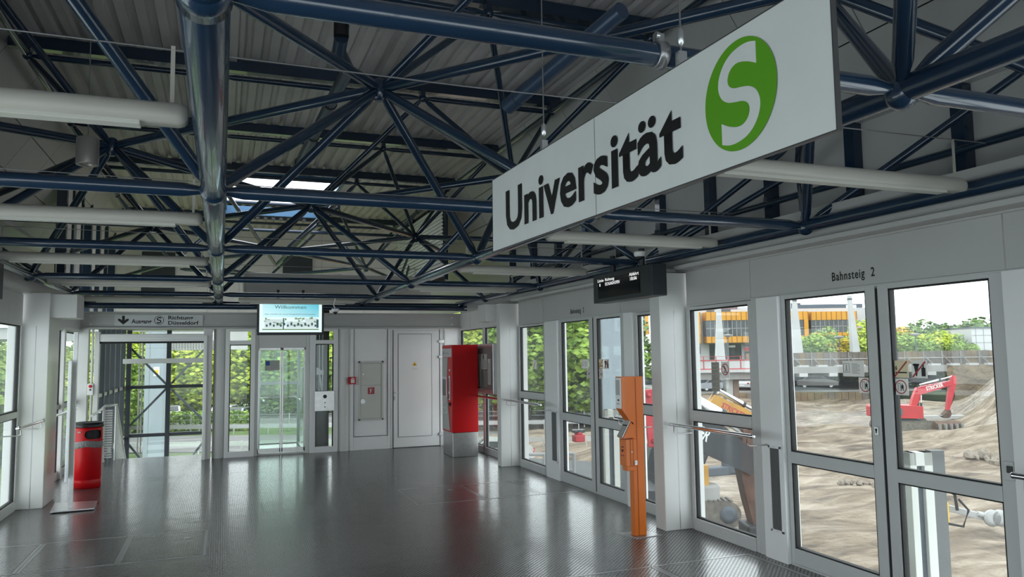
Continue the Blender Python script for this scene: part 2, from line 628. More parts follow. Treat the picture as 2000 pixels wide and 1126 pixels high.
M['bark'] = mat('bark', (0.0504, 0.0396, 0.0288), 0.9)
M['leafy'] = leaf_mat('yellow_green_leaves', (0.1958, 0.311, 0.01728), (0.5299, 0.599, 0.0576))
M['leafg'] = leaf_mat('green_leaves', (0.0972, 0.1944, 0.0216), (0.2808, 0.4104, 0.054))
M['leafd'] = leaf_mat('dark_leaves', (0.0504, 0.1109, 0.02016), (0.1411, 0.2318, 0.0504))
M['leafo'] = leaf_mat('autumn_leaves', (0.3276, 0.337, 0.01872), (0.6552, 0.3931, 0.01872))
M['wind2'] = mat('prop_grey', (0.216, 0.2088, 0.2016), 0.6)
M['orand'] = mat('orange_joint', (0.216, 0.0936, 0.0072), 0.6)
M['plum'] = mat('plum_cladding', (0.1872, 0.1224, 0.1368), 0.6)
M['brick'] = mat('brick_pier', (0.1872, 0.1224, 0.0936), 0.8, var=0.1)

M['slateg'] = mat('dark_edge', (0.06, 0.06, 0.062), 0.4)

def screen_gradient():
    m = mat('screen_sky_gradient', (0.05, 0.1, 0.1), 0.3, emit=(0.3, 0.8, 0.9), estr=1.0)
    t = m.node_tree
    tcn = t.nodes.new('ShaderNodeTexCoord')
    sx = t.nodes.new('ShaderNodeSeparateXYZ')
    ad = t.nodes.new('ShaderNodeMath')
    ad.operation = 'MULTIPLY_ADD'
    ad.inputs[1].default_value = 0.6
    r = t.nodes.new('ShaderNodeValToRGB')
    r.color_ramp.elements[0].position = 0.15
    r.color_ramp.elements[0].color = (0.62, 0.93, 0.97, 1)
    r.color_ramp.elements[1].position = 0.95
    r.color_ramp.elements[1].color = (0.06, 0.52, 0.66, 1)
    t.links.new(tcn.outputs['Generated'], sx.inputs[0])
    t.links.new(sx.outputs['X'], ad.inputs[0])
    ml = t.nodes.new('ShaderNodeMath')
    ml.operation = 'MULTIPLY'
    ml.inputs[1].default_value = 0.4
    t.links.new(sx.outputs['Z'], ml.inputs[0])
    t.links.new(ml.outputs[0], ad.inputs[2])
    t.links.new(ad.outputs[0], r.inputs[0])
    t.links.new(r.outputs[0], t.nodes['Principled BSDF'].inputs['Emission Color'])
    return m
M['scrsky'] = screen_gradient()
# ============================================================ THE SETTING: floor
XL, XR, YF, YB = -2.2, 4.3, 14.1, -5.0     # left glazing, right glazing, far wall, wall behind the camera
m = MB()
m.box(XL-0.1, XR+0.1, YB, 14.28, -0.35, 0.0)
m.box(-1.95, -0.2, 14.28, 14.75, -0.35, 0.0)
floor_o = struct('floor', m, M['floor'], (0, 0, 0))
# thin metal edging round the floor hatches and the hatch plates themselves
def hatch(x0, x1, y0, y1, ring=False):
    m = MB()
    w = 0.012
    for (a, b, c, d) in ((x0, x1, y0-w, y0+w), (x0, x1, y1-w, y1+w), (x0-w, x0+w, y0, y1), (x1-w, x1+w, y0, y1)):
        m.box(a, b, c, d, -0.002, 0.0022)
    m.build('hatch_edging', M['seam'], floor_o)
    p = MB().box(x0+0.02, x1-0.02, y0+0.02, y1-0.02, -0.002, 0.0015).build('hatch_plate', M['floor'], floor_o)
    if ring:
        MB().lathe((x0+(x1-x0)*0.75, y1-0.3, 0.0016), [(0.035, 0), (0.035, 0.002), (0.022, 0.002)], 20).build('lifting_ring', M['seam'], floor_o)
for a in ((-0.775, -0.11, 7.27, 8.31, True), (-1.5, -0.80, 7.27, 8.33, False), (-2.14, -1.53, 7.27, 8.33, False),
          (2.12, 2.92, 8.66, 9.72, True), (2.95, 3.62, 8.66, 9.72, False), (3.66, 4.20, 8.66, 9.72, False),
          (2.45, 3.22, 4.62, 5.42, False), (3.25, 4.15, 4.62, 5.42, False)):
    hatch(*a)
m = MB()
for (x0, x1, y) in ((-2.1, 4.2, 12.2), (-2.1, -0.2, 12.05)):
    m.box(x0, x1, y-0.002, y+0.002, 0, 0.0008)
m.build('floor_seam', M['seam'], floor_o)

# ============================================================ side walls
def window(name, side, y0, y1, zs, x=None, sw=0.05, top=2.13, sill=0.11, fr=None):
    """fixed glazing in a side wall; zs = list of rails (z0,z1)"""
    x = x if x is not None else (XR if side > 0 else XL)
    m = MB()
    xa, xb = x-0.035, x+0.035
    m.box(xa, xb, y0, y0+sw, 0, top)
    m.box(xa, xb, y1-sw, y1, 0, top)
    m.box(xa-0.01*side, xb, y0+sw, y1-sw, 0, sill)
    m.box(xa+0.002, xb-0.002, y0+sw, y1-sw, top-0.03, top)
    root = struct(name, m, fr or M['frame'], (x, (y0+y1)/2, 0), bev=0.004)
    lo = sill
    for (a, b) in list(zs)+[(top-0.03, top)]:
        if (a, b) != (top-0.03, top):
            MB().box(xa-0.008*side, xb, y0+sw, y1-sw, a, b).build('rail', fr or M['frame'], root, bev=0.003)
        MB().box(x-0.006, x+0.006, y0+sw, y1-sw, lo, a).build('pane', M['glass'], root)
        g = MB()
        for (c, d, e, f) in ((y0+sw, y0+sw+0.012, lo, a), (y1-sw-0.012, y1-sw, lo, a), (y0+sw, y1-sw, a-0.012, a), (y0+sw, y1-sw, lo, lo+0.012)):
            g.box(x-0.02, x+0.02, c, d, e, f)
        g.build('gasket', M['gasket'], root)
        lo = b
    return root

def leaf(root, x, y0, y1, s0, s1, rail=(0.80, 0.89), side=1, lock=None):
    """sliding/swing door leaf between y0<y1; s0,s1 stile widths"""
    m = MB()
    xa, xb = x-0.03, x+0.03
    m.box(xa, xb, y0, y0+s0, 0.015, 2.15)
    m.box(xa, xb, y1-s1, y1, 0.015, 2.15)
    m.box(xa+0.001, xb-0.001, y0+s0, y1-s1, 0.015, 0.135)
    m.box(xa+0.001, xb-0.001, y0+s0, y1-s1, 2.11, 2.15)
    m.box(xa-0.003, xb, y0+s0, y1-s1, rail[0], rail[1])
    lf = m.build('door_leaf', M['frame'], root, bev=0.003)
    for (a, b) in ((0.135, rail[0]), (rail[1], 2.11)):
        MB().box(x-0.006, x+0.006, y0+s0, y1-s1, a, b).build('pane', M['glass'], lf)
        g = MB()
        c0, c1 = y0+s0, y1-s1
        for (c, d, e, f) in ((c0, c0+0.012, a, b), (c1-0.012, c1, a, b), (c0, c1, b-0.01, b), (c0, c1, a, a+0.01)):
            g.box(x-0.022, x+0.022, c, d, e, f)
        g.build('gasket', M['gasket'], lf)
    if lock is not None:
        MB().box(xa-0.008, xa, lock-0.017, lock+0.017, 1.10, 1.16).build('lock_plate', M['alu'], lf, bev=0.002)
        k = MB().lathe((xa-0.010, lock, 1.138), [(0.009, 0), (0.009, 0.003)], 12, axis='x')
        k.box(xa-0.010, xa-0.007, lock-0.004, lock+0.004, 1.115, 1.135)
        k.build('keyhole', M['ink'], lf)
    return lf

EXR, EYR = Vector((0, -1, 0)), Vector((0, 0, 1))    # reading direction on faces that look towards -x

def pad(parent, name, x, yl, yr, z0, z1, back, round_=False):
    """small card stuck on the glass; yl is the left edge seen from inside"""
    return MB().box(x-0.002, x, yr, yl, z0, z1).build(name, back, parent, bev=0)

def ring2(m, x, y, z, r0, r1, n=28):
    vs, fs = [], []
    for k in range(n):
        t = 2*math.pi*k/n
        vs += [(x, y-r0*math.cos(t), z+r0*math.sin(t)), (x, y-r1*math.cos(t), z+r1*math.sin(t))]
    for k in range(n):
        a, b = 2*k, 2*((k+1) % n)
        fs.append((a, b, b+1, a+1))
    m.add(vs, fs)
    return m

def poly_x(m, x, pts, mi=0):
    """flat polygon on a plane of constant x; pts as (reading coordinate, z) with y = -u"""
    m.add([(x, -u, z) for u, z in pts], [tuple(range(len(pts)))], mi=mi)
    return m

def stickers_leaf(lf, lf2, x, yA, yB, sc=1.0):
    """yA: right edge of the glass of the left leaf, yB: left edge of the glass of the right leaf (as seen)"""
    xs = x-0.010
    # emergency notice card with a figure and printed lines
    c = pad(lf, 'notice_card', xs, yA+0.26*sc, yA+0.06*sc, 1.50, 1.615, M['stick'])
    m = MB()
    for i in range(8):
        w = (0.075 if i % 3 else 0.055)*sc
        m.box(xs-0.004, xs-0.0035, yA+0.17*sc-w, yA+0.17*sc, 1.590-i*0.0095, 1.593-i*0.0095)
    f = [(0.250, 1.593), (0.195, 1.593), (0.195, 1.53), (0.250, 1.53)]
    for k in range(4):
        (a, b), (c2, d) = f[k], f[(k+1) % 4]
        m.bar((xs-0.004, yA+a*sc, b), (xs-0.004, yA+c2*sc, d), 0.003, 0.001, upv=(1, 0, 0))
    m.bar((xs-0.004, yA+0.222*sc, 1.585), (xs-0.004, yA+0.222*sc, 1.555), 0.006, 0.001, upv=(1, 0, 0))
    m.bar((xs-0.004, yA+0.222*sc, 1.557), (xs-0.004, yA+0.232*sc, 1.537), 0.004, 0.001, upv=(1, 0, 0))
    m.bar((xs-0.004, yA+0.222*sc, 1.557), (xs-0.004, yA+0.214*sc, 1.537), 0.004, 0.001, upv=(1, 0, 0))
    m.build('notice_print', M['prink'], lf)
    for (L_, yc) in ((lf, yA+0.055*sc), (lf2, yB-0.062*sc)):
        r = 0.05*sc
        MB().box(xs-0.003, xs-0.001, yc-0.058*sc, yc+0.058*sc, 1.385, 1.495).build('prohibition_sticker', M['stick'], L_)
        ring2(MB(), xs-0.005, yc, 1.44, 0.040, 0.047).build('red_ring', M['dred'], L_)
        m = MB()
        for (u, z0, z1) in ((-0.022, 1.415, 1.465), (-0.004, 1.415, 1.465)):
            m.box(xs-0.0055, xs-0.005, yc-u-0.0015, yc-u+0.0015, z0, z1)
        m.box(xs-0.0055, xs-0.005, yc+0.004, yc+0.022, 1.463, 1.466)
        m.box(xs-0.0055, xs-0.005, yc-0.022, yc-0.002, 1.430, 1.452)
        m.box(xs-0.0055, xs-0.005, yc-0.015, yc-0.009, 1.452, 1.462)
        m.bar((xs-0.005, yc-0.006, 1.43), (xs-0.005, yc-0.002, 1.415), 0.005, 0.001, upv=(1, 0, 0))
        m.bar((xs-0.005, yc-0.016, 1.43), (xs-0.005, yc-0.022, 1.415), 0.005, 0.001, upv=(1, 0, 0))
        m.build('pictogram', M['ink'], L_)
    # no smoking, no food
    for (i, yl) in ((0, yB-0.01*sc), (1, yB-0.155*sc)):
        yr = yl-0.118*sc
        MB().box(xs-0.003, xs-0.001, yr, yl, 1.503, 1.617).build('prohibition_sticker', M['stick'] if i else M['cardc'], lf2)
        m = MB()
        if i == 0:
            m.box(xs-0.005, xs-0.004, yr+0.012, yr+0.088*sc, 1.532, 1.541)
            m.box(xs-0.005, xs-0.004, yr+0.090*sc, yr+0.104*sc, 1.532, 1.541)
            for k in range(3):
                m.bar((xs-0.0045, yl-0.02-0.004*k, 1.549+0.004*k), (xs-0.0045, yl-0.012-0.005*k, 1.572+0.006*k), 0.003, 0.001, upv=(1, 0, 0))
        else:
            poly_x(m, xs-0.0045, [(-(yl-0.018), 1.585), (-(yl-0.056), 1.585), (-(yl-0.040), 1.515), (-(yl-0.032), 1.515)])
            for k in range(4):
                m.sphere((xs-0.0045, yl-0.02-0.011*k, 1.590), 0.0075, 8, 4)
            m.box(xs-0.005, xs-0.004, yr+0.012, yr+0.042*sc, 1.515, 1.572)
            m.box(xs-0.005, xs-0.004, yr+0.022, yr+0.032*sc, 1.572, 1.600)
        m.build('pictogram', M['ink'], lf2)
        MB().bar((xs-0.007, yl-0.008, 1.509), (xs-0.007, yr+0.008, 1.611), 0.010, 0.001, upv=(1, 0, 0)).build('red_bar', M['dred'], lf2)

# ---- right wall: upper strip, ledge, fascia, pillars
m = MB()
m.box(4.30, 4.42, YB, 14.1, 2.48, 2.80)
m.box(4.14, 4.42, YB, 6.38, 2.50, 2.535)
m.box(4.14, 4.42, 6.6, 10.93, 2.50, 2.535)
m.box(4.24, 4.42, YB, 14.1, 2.535, 2.56)
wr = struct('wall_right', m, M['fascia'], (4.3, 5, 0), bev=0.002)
for (a, b) in ((6.37, 5.40), (5.39, 3.105), (3.095, 0.8), (0.79, -1.5), (-1.51, -5), (10.92, 9.965), (9.955, 7.71), (7.70, 6.6)):
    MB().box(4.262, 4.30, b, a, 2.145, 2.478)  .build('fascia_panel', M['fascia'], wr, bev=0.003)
MB().box(4.262, 4.36, YB, 6.37, 2.135, 2.15).box(4.262, 4.36, 6.6, 10.92, 2.135, 2.15).build('fascia_underside', M['frame'], wr)
for (y0, y1) in ((6.40, 6.58), (10.96, 11.12), (2.1, 2.3)):
    m = MB().box(3.97, 4.42, y0, y1, 0, 2.47)
    c = m.build('column', M['panel'], wr, bev=0.006)
    MB().box(4.13, 4.136, y0-0.0015, y0+0.01, 0.01, 2.1).build('column_joint', M['seam'], c)
MB().box(3.80, 3.99, 11.13, 11.5, 2.20, 2.47).box(3.99, 4.3, 11.125, 11.5, 2.20, 2.47).build('cable_box', M['panel'], wr, bev=0.004)

def pillar(y0, y1, gy0, gy1, n):
    p = struct('trim_%d' % n, MB().box(4.235, 4.38, y0, y1, 0, 2.14), M['white'], (4.3, y0, 0), bev=0.004)
    if gy0:
        g = MB()
        for (a, b, c, d) in ((gy0, gy1, 0.23, 0.25), (gy0, gy1, 0.90, 0.92), (gy0, gy0+0.02, 0.23, 0.92), (gy1-0.02, gy1, 0.23, 0.92)):
            g.box(4.226, 4.236, a, b, c, d)
        g.build('grille_frame', M['white'], p, bev=0.002)
        MB().box(4.231, 4.236, gy0+0.02, gy1-0.02, 0.25, 0.90).build('air_grille', M['mesh'], p)
        s = MB()
        for z in (0.24, 0.91): s.lathe((4.2235, (gy0+gy1)/2, z), [(0.004, 0), (0.004, 0.004)], 8, axis='x')
        s.build('screw', M['alu'], p)
    return p
pillar(5.035, 5.30, 5.06, 5.21, 1)
pillar(2.86, 3.11, None, None, 2)
pillar(9.43, 9.86, 9.46, 9.66, 3)
pillar(7.40, 7.60, None, None, 4)

w1 = window('window_1', 1, 5.40, 6.39, [(1.03, 1.13)])
w2 = window('window_2', 1, 9.92, 10.95, [(1.03, 1.13)])
w3 = window('window_3', 1, 6.60, 7.40, [(1.03, 1.13)])
w4 = window('window_4', 1, 2.32, 2.86, [(1.03, 1.13)])
w5 = window('window_5', 1, 0.2, 2.08, [(1.03, 1.13)])
w6 = window('window_6', 1, -2.2, 0.2, [(1.03, 1.13)])
w7 = window('window_7', 1, -5.0, -2.2, [(1.03, 1.13)])
struct('trim_5', MB().box(4.26, 4.34, 5.31, 5.395, 0, 2.14).box(4.27, 4.34, 9.86, 9.92, 0, 2.14), M['frame'], (4.3, 5.35, 0), bev=0.003)

d1 = struct('door_1', MB().box(4.27, 4.36, 3.11, 5.035, 0.0, 0.014).box(4.33, 4.36, 3.11, 5.035, 2.12, 2.16).box(4.31, 4.34, 4.055, 4.075, 0.02, 2.1), M['frame'], (4.3, 4.06, 0))
la = leaf(d1, 4.30, 4.07, 5.03, 0.085, 0.04, lock=4.11)
lb = leaf(d1, 4.30, 3.12, 4.045, 0.095, 0.085)
MB().box(4.275, 4.335, 4.046, 4.069, 0.02, 2.12).build('brush_seal', M['gasket'], d1)
stickers_leaf(la, lb, 4.30, 4.155, 3.965)
MB().box(4.258, 4.27, 3.13, 3.195, 0.93, 1.04).build('latch_plate', M['frame'], lb, bev=0.004)
MB().box(4.25, 4.262, 3.135, 3.17, 0.975, 1.015).build('latch', M['black'], lb, bev=0.003)
d2 = struct('door_2', MB().box(4.27, 4.36, 7.6, 9.43, 0.0, 0.014).box(4.33, 4.36, 7.6, 9.43, 2.12, 2.16), M['frame'], (4.3, 8.4, 0))
lc = leaf(d2, 4.30, 8.44, 9.43, 0.10, 0.06, rail=(0.81, 0.91), lock=8.49)
ld = leaf(d2, 4.30, 7.61, 8.41, 0.12, 0.08, rail=(0.81, 0.91))
MB().box(4.275, 4.335, 8.411, 8.439, 0.02, 2.12).build('brush_seal', M['gasket'], d2)
stickers_leaf(lc, ld, 4.30, 8.54, 8.33)

# cards on the fixed pane beside the column: long notice and no-climbing sign
xs = 4.29
MB().box(xs-0.002, xs, 5.915, 6.035, 1.325, 1.595).build('notice_card', M['cardg'], w1)
m = MB()
for i in range(22):
    if i in (2, 5, 9, 15, 19): continue
    w = 0.09-0.02*((i*7) % 3)
    m.box(xs-0.003, xs-0.0025, 6.028-w, 6.028, 1.582-i*0.0115, 1.586-i*0.0115)
m.build('notice_print', M['prink'], w1)
MB().box(xs-0.002, xs, 5.765, 5.885, 1.455, 1.60).build('prohibition_sticker', M['stick'], w1)
m = ring2(MB(), xs-0.004, 5.825, 1.53, 0.045, 0.054)
m.bar((xs-0.004, 5.86, 1.565), (xs-0.004, 5.79, 1.495), 0.009, 0.001, upv=(1, 0, 0))
m.build('red_ring', M['dred'], w1)
m = MB()
m.bar((xs-0.003, 5.84, 1.565), (xs-0.003, 5.815, 1.525), 0.008, 0.0005, upv=(1, 0, 0))
m.bar((xs-0.003, 5.815, 1.525), (xs-0.003, 5.845, 1.505), 0.007, 0.0005, upv=(1, 0, 0))
m.bar((xs-0.003, 5.85, 1.50), (xs-0.003, 5.80, 1.50), 0.005, 0.0005, upv=(1, 0, 0))
m.build('pictogram', M['ink'], w1)
MB().box(xs-0.002, xs, 10.30, 10.42, 1.47, 1.60).build('prohibition_sticker', M['stick'], w2)
MB().bar((xs-0.004, 10.41, 1.48), (xs-0.004, 10.31, 1.59), 0.010, 0.001, upv=(1, 0, 0)).build('red_bar', M['dred'], w2)

# third bay beside the ticket machine
w8 = window('window_8', 1, 11.14, 12.62, [(1.02, 1.10)], top=2.18)
w9 = window('window_9', 1, 12.62, 14.05, [(1.02, 1.10)], top=2.18)
m = MB().box(4.27, 4.33, 11.14, 14.1, 2.191, 2.48).box(4.25, 4.33, 11.14, 14.1, 2.165, 2.19)
m.box(4.2, 4.33, 11.2, 11.62, 0, 2.165)
for y in (12.3, 12.62, 13.4): m.box(4.26, 4.33, y, y+0.06, 2.19, 2.48)
struct('trim_6', m, M['panel'], (4.3, 12.8, 0), bev=0.002)

# ---- left wall
m = MB()
m.box(-2.32, -2.2, YB, 14.1, 2.48, 2.80)
m.box(-2.32, -2.08, YB, 10.25, 2.47, 2.53)
wl = struct('wall_left', m, M['panel'], (-2.2, 5, 0), bev=0.002)
for (a, b) in ((10.25, 9.62), (9.61, 7.2), (7.19, 4.8), (4.79, 2.2), (2.19, -0.5), (-0.51, -5)):
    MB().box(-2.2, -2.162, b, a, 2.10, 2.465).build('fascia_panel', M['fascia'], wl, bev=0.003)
c = MB().box(-2.32, -1.90, 10.30, 10.92, 0, 2.49).build('column', M['panel'], wl, bev=0.006)
MB().box(-2.035, -2.029, 10.298, 10.31, 0.01, 2.1).build('column_joint', M['seam'], c)
MB().box(-2.32, -1.90, 5.7, 6.27, 0, 2.49).build('column', M['panel'], wl, bev=0.006)
MB().box(-1.93, -1.63, 10.36, 10.85, 2.20, 2.48).build('cable_box', M['panel'], wl, bev=0.004)
window('window_10', -1, 8.9, 10.28, [(1.05, 1.12)])
window('window_11', -1, 6.3, 8.9, [(1.05, 1.12)])
window('window_12', -1, 3.6, 5.68, [(1.05, 1.12)])
window('window_13', -1, 0.2, 3.6, [(1.05, 1.12)])
window('window_14', -1, -5.0, 0.2, [(1.05, 1.12)])
window('window_15', -1, 10.93, 12.7, [(1.0, 1.06)], top=2.15)
window('window_16', -1, 12.72, 14.05, [(1.0, 1.06)], top=2.15)
m = MB().box(-2.23, -2.15, 10.92, 14.1, 2.15, 2.48).box(-2.23, -2.12, 10.92, 14.1, 2.14, 2.18)
m.box(-2.23, -2.13, 12.64, 12.76, 0, 2.15)
struct('trim_7', m, M['panel'], (-2.2, 12.5, 0), bev=0.002)

# ---- wall behind the camera: fully glazed end wall
m = MB().box(-2.3, 4.4, -5.12, -5.0, 2.2, 2.8)
for x in (-2.2, -0.6, 1.0, 2.6, 4.2): m.box(x, x+0.08, -5.1, -5.02, 0, 2.2)
wb = struct('wall_back', m, M['panel'], (1, -5, 0))
for x in (-2.12, -0.52, 1.08, 2.68):
    MB().box(x, x+1.52, -5.066, -5.054, 0.02, 2.19).build('pane', M['glass'], wb)

# ============================================================ far wall
m = MB()
m.box(-2.2, 4.3, 14.02, 14.16, 2.22, 2.445)
m.box(-2.2, 4.3, 13.96, 14.2, 2.445, 2.475)
m.box(-2.2, 4.3, 13.96, 14.2, 2.19, 2.22)
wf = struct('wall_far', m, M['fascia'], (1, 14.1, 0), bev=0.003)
b = MB()
for z in (2.27, 2.40):
    for x in (-2.0, 4.1): b.lathe((x, 14.01, z), [(0.02, -0.01), (0.02, 0.012)], 8, axis='y')
b.build('bolt', M['panel'], wf)
# round columns
for (xc, r) in ((-0.035, 0.095), (2.075, 0.11)):
    MB().lathe((xc, 14.12, 0), [(r, 0.0), (r, 2.2)], 28).build('round_column', M['panel'], wf)
# door jamb box left of the round column, frame left
MB().box(-0.29, -0.15, 13.98, 14.2, 0, 2.2).build('jamb', M['panel'], wf, bev=0.004)
MB().box(-0.275, -0.235, 13.94, 13.985, 0.0, 2.08).build('shutter_rail', M['white'], wf, bev=0.003)
MB().box(-2.18, -2.02, 13.98, 14.16, 0, 2.2).box(-1.98, -1.955, 13.99, 14.1, 0, 2.19).box(-1.93, -1.86, 13.96, 14.08, 0, 2.15).build('jamb', M['panel'], wf, bev=0.004)
MB().box(-1.86, -0.28, 13.98, 14.15, 1.985, 2.11).build('shutter_box', M['white'], wf, bev=0.006)
m = MB()
for k in range(3): m.box(-1.86, -0.28, 13.972, 13.985, 1.99+0.04*k, 2.02+0.04*k)
m.build('shutter_slat', M['white'], wf, bev=0.003)
MB().box(-1.86, -0.28, 14.0, 14.12, 1.955, 1.985).build('shutter_lip', M['gasket'], wf)
# glazed side panel left of the lift
def framed(name, x0, x1, y, z0, z1, fx, gz0, gz1, pane=M['glass']):
    m = MB()
    m.box(x0, fx[0], y-0.05, y+0.05, z0, z1)
    m.box(fx[1], x1, y-0.05, y+0.05, z0, z1)
    m.box(fx[0], fx[1], y-0.049, y+0.049, z0, gz0)
    m.box(fx[0], fx[1], y-0.049, y+0.049, gz1, gz1+0.07)
    m.box(fx[0], fx[1], y-0.049, y+0.049, z1-0.05, z1)
    r = struct(name, m, M['white'], ((x0+x1)/2, y, 0), bev=0.004)
    MB().box(fx[0], fx[1], y-0.006, y+0.006, gz0, gz1).build('pane', pane, r)
    MB().box(fx[0], fx[1], y-0.006, y+0.006, gz1+0.07, z1-0.05).build('pane', pane, r)
    g = MB()
    for (a, b, c, d) in ((fx[0], fx[0]+0.014, gz0, gz1), (fx[1]-0.014, fx[1], gz0, gz1), (fx[0], fx[1], gz1-0.014, gz1)):
        g.box(a, b, y-0.03, y+0.03, c, d)
    g.build('gasket', M['gasket'], r)
    return r
framed('window_17', 0.06, 0.545, 14.06, 0, 2.2, (0.13, 0.475), 0.10, 1.92)
w18 = framed('window_18', 1.47, 1.965, 14.06, 0, 2.2, (1.57, 1.885), 0.10, 1.92)
# lift call panel between its two panes
cp = MB().box(1.555, 1.90, 13.99, 14.02, 0.73, 1.08).build('call_panel', M['steel'], w18, bev=0.003)
MB().lathe((1.735, 13.988, 0.985), [(0.034, 0), (0.034, 0.004)], 20, axis='y').build('speaker', M['ink'], w18)
for z in (0.875, 0.80):
    MB().lathe((1.735, 13.984, z), [(0.024, 0), (0.024, 0.006)], 18, axis='y').build('call_button', M['alu'], w18)
    MB().lathe((1.735, 13.982, z), [(0.012, 0), (0.012, 0.004)], 12, axis='y').build('button_mark', M['ink'], w18)
# plain wall between, with cabinet panel, then technical door
m = MB().box(2.16, 4.28, 14.07, 14.2, 0, 2.2)
m.box(2.93, 2.965, 14.03, 14.07, 0, 2.2)
m.box(2.19, 2.25, 14.04, 14.069, 0, 2.19).box(2.875, 2.93, 14.04, 14.069, 0, 2.19)
m.box(2.251, 2.874, 14.041, 14.069, 0.0, 0.236)
m.box(2.255, 2.87, 14.05, 14.07, 0.25, 2.19)
m.box(3.87, 3.89, 14.04, 14.07, 0, 2.2).box(3.96, 4.0, 14.03, 14.07, 0, 2.2)
m.build('wall_cladding', M['white'], wf, bev=0.003)
g = MB()
for (a, b, c, d) in ((2.25, 2.255, 0.24, 2.19), (2.87, 2.875, 0.24, 2.19), (2.25, 2.875, 0.236, 0.242), (2.93, 2.934, 0, 2.2)):
    g.box(a, b, 14.036, 14.052, c, d)
g.build('joint', M['gasket'], wf)
d3 = struct('door_3', MB().box(2.975, 3.86, 14.03, 14.07, 0.01, 2.16), M['white'], (3.4, 14.05, 0), bev=0.004)
MB().box(3.07, 3.70, 14.022, 14.03, 0.20, 2.09).build('door_panel', M['white'], d3, bev=0.002)
g = MB()
for (a, b, c, d) in ((3.066, 3.071, 0.2, 2.09), (3.70, 3.705, 0.2, 2.09), (3.066, 3.705, 0.196, 0.201), (3.066, 3.705, 2.09, 2.095), (2.967, 2.975, 0, 2.17), (3.86, 3.866, 0, 2.17)):
    g.box(a, b, 14.02, 14.032, c, d)
g.build('joint', M['gasket'], d3)
for z in (1.95, 1.66, 0.22):
    MB().box(3.84, 3.92, 13.99, 14.03, z-0.025, z+0.025).lathe((3.93, 14.0, z-0.03), [(0.014, 0), (0.014, 0.06)], 10).build('hinge', M['alu'], d3, bev=0.002)
MB().lathe((2.995, 13.975, 1.01), [(0.012, 0), (0.012, 0.05)], 12, axis='y').bar((2.995, 13.978, 1.01), (3.075, 13.972, 1.015), 0.02, 0.016).build('door_handle', M['alu'], d3, bev=0.002)
MB().box(2.985, 3.01, 14.02, 14.03, 0.87, 0.95).build('lock_plate', M['alu'], d3)
MB().lathe((2.997, 14.016, 0.915), [(0.006, 0), (0.006, 0.005)], 10, axis='y').build('keyhole', M['ink'], d3)
tri = [(3.33, 1.50), (3.42, 1.50), (3.375, 1.575)]
MB().prism(tri, lambda u, v, w: (u, w, v), 14.018, 14.0215).build('warning_triangle', M['yel'], d3)
MB().prism([(3.355, 1.508), (3.372, 1.518), (3.365, 1.53), (3.378, 1.55), (3.374, 1.535), (3.395, 1.512), (3.385, 1.508), (3.375, 1.52)], lambda u, v, w: (u, w, v), 14.0165, 14.018).build('warning_mark', M['ink'], d3)
MB().box(3.325, 3.43, 14.018, 14.0215, 1.42, 1.47).build('small_plate', M['paper'], d3)
# narrow clear strip right of the technical door

# electrical cabinet on the cladding: bordered grey door with two locks
cab = thing('wall_cabinet', (2.56, 14.03, 0.52), 'flat grey wall cabinet with upper and lower door left of the white technical door', 'cabinet')
m = MB()
for (a, b, c, d) in ((2.335, 2.79, 1.565, 1.60), (2.335, 2.79, 0.53, 0.56), (2.335, 2.37, 0.53, 1.60), (2.755, 2.79, 0.53, 1.60)):
    m.box(a, b, 14.015, 14.047, c, d)
m.build('cabinet_frame', M['cab'], cab, bev=0.002)
MB().box(2.374, 2.75, 14.022, 14.047, 1.165, 1.56).build('upper_door', M['cab'], cab, bev=0.002)
lo_d = MB().box(2.374, 2.75, 14.022, 14.047, 0.565, 1.158).build('lower_door', M['cab'], cab, bev=0.002)
MB().lathe((2.42, 14.012, 1.36), [(0.018, 0), (0.018, 0.012)], 14, axis='y').build('lock', M['alu'], cab)
MB().lathe((2.415, 14.010, 0.87), [(0.045, 0.0), (0.045, 0.012)], 20, axis='y').build('lock', M['alu'], cab)
MB().box(2.505, 2.625, 14.018, 14.021, 1.00, 1.12).build('fire_hose_sign', M['dred'], lo_d)
m = MB()
m.path([(2.60, 14.016, 1.025), (2.605, 14.016, 1.06), (2.59, 14.016, 1.09), (2.565, 14.016, 1.10), (2.555, 14.016, 1.085)], 0.004, 6)
m.prism([(2.535, 1.015), (2.555, 1.02), (2.57, 1.05), (2.565, 1.085), (2.545, 1.105), (2.535, 1.08), (2.545, 1.05)], lambda u, v, w: (u, w, v), 14.0155, 14.0175)
m.build('sign_symbol', M['sign'], lo_d)
fa = thing('fire_alarm', (2.22, 14.0, 1.2), 'small red fire alarm box beside the grey wall cabinet', 'alarm')
MB().box(2.16, 2.28, 13.98, 14.04, 1.19, 1.32).build('housing', M['red'], fa, bev=0.004)
MB().box(2.19, 2.255, 13.975, 13.981, 1.21, 1.28).build('glass_field', M['paper'], fa)
MB().box(2.195, 2.25, 13.974, 13.976, 1.29, 1.305).build('lettering_strip', M['paper'], fa)
ks = thing('key_switch', (-1.965, 13.93, 1.16), 'small white switch plate with a red button left of the stair opening', 'switch')
MB().box(-2.01, -1.925, 13.93, 13.962, 1.13, 1.31).build('plate', M['white'], ks, bev=0.004)
MB().lathe((-1.965, 13.905, 1.27), [(0.02, 0), (0.024, 0.006), (0.024, 0.026)], 14, axis='y').build('red_button', M['red'], ks)
MB().lathe((-1.965, 13.92, 1.215), [(0.014, 0), (0.014, 0.011)], 12, axis='y').build('key_cylinder', M['ink'], ks)

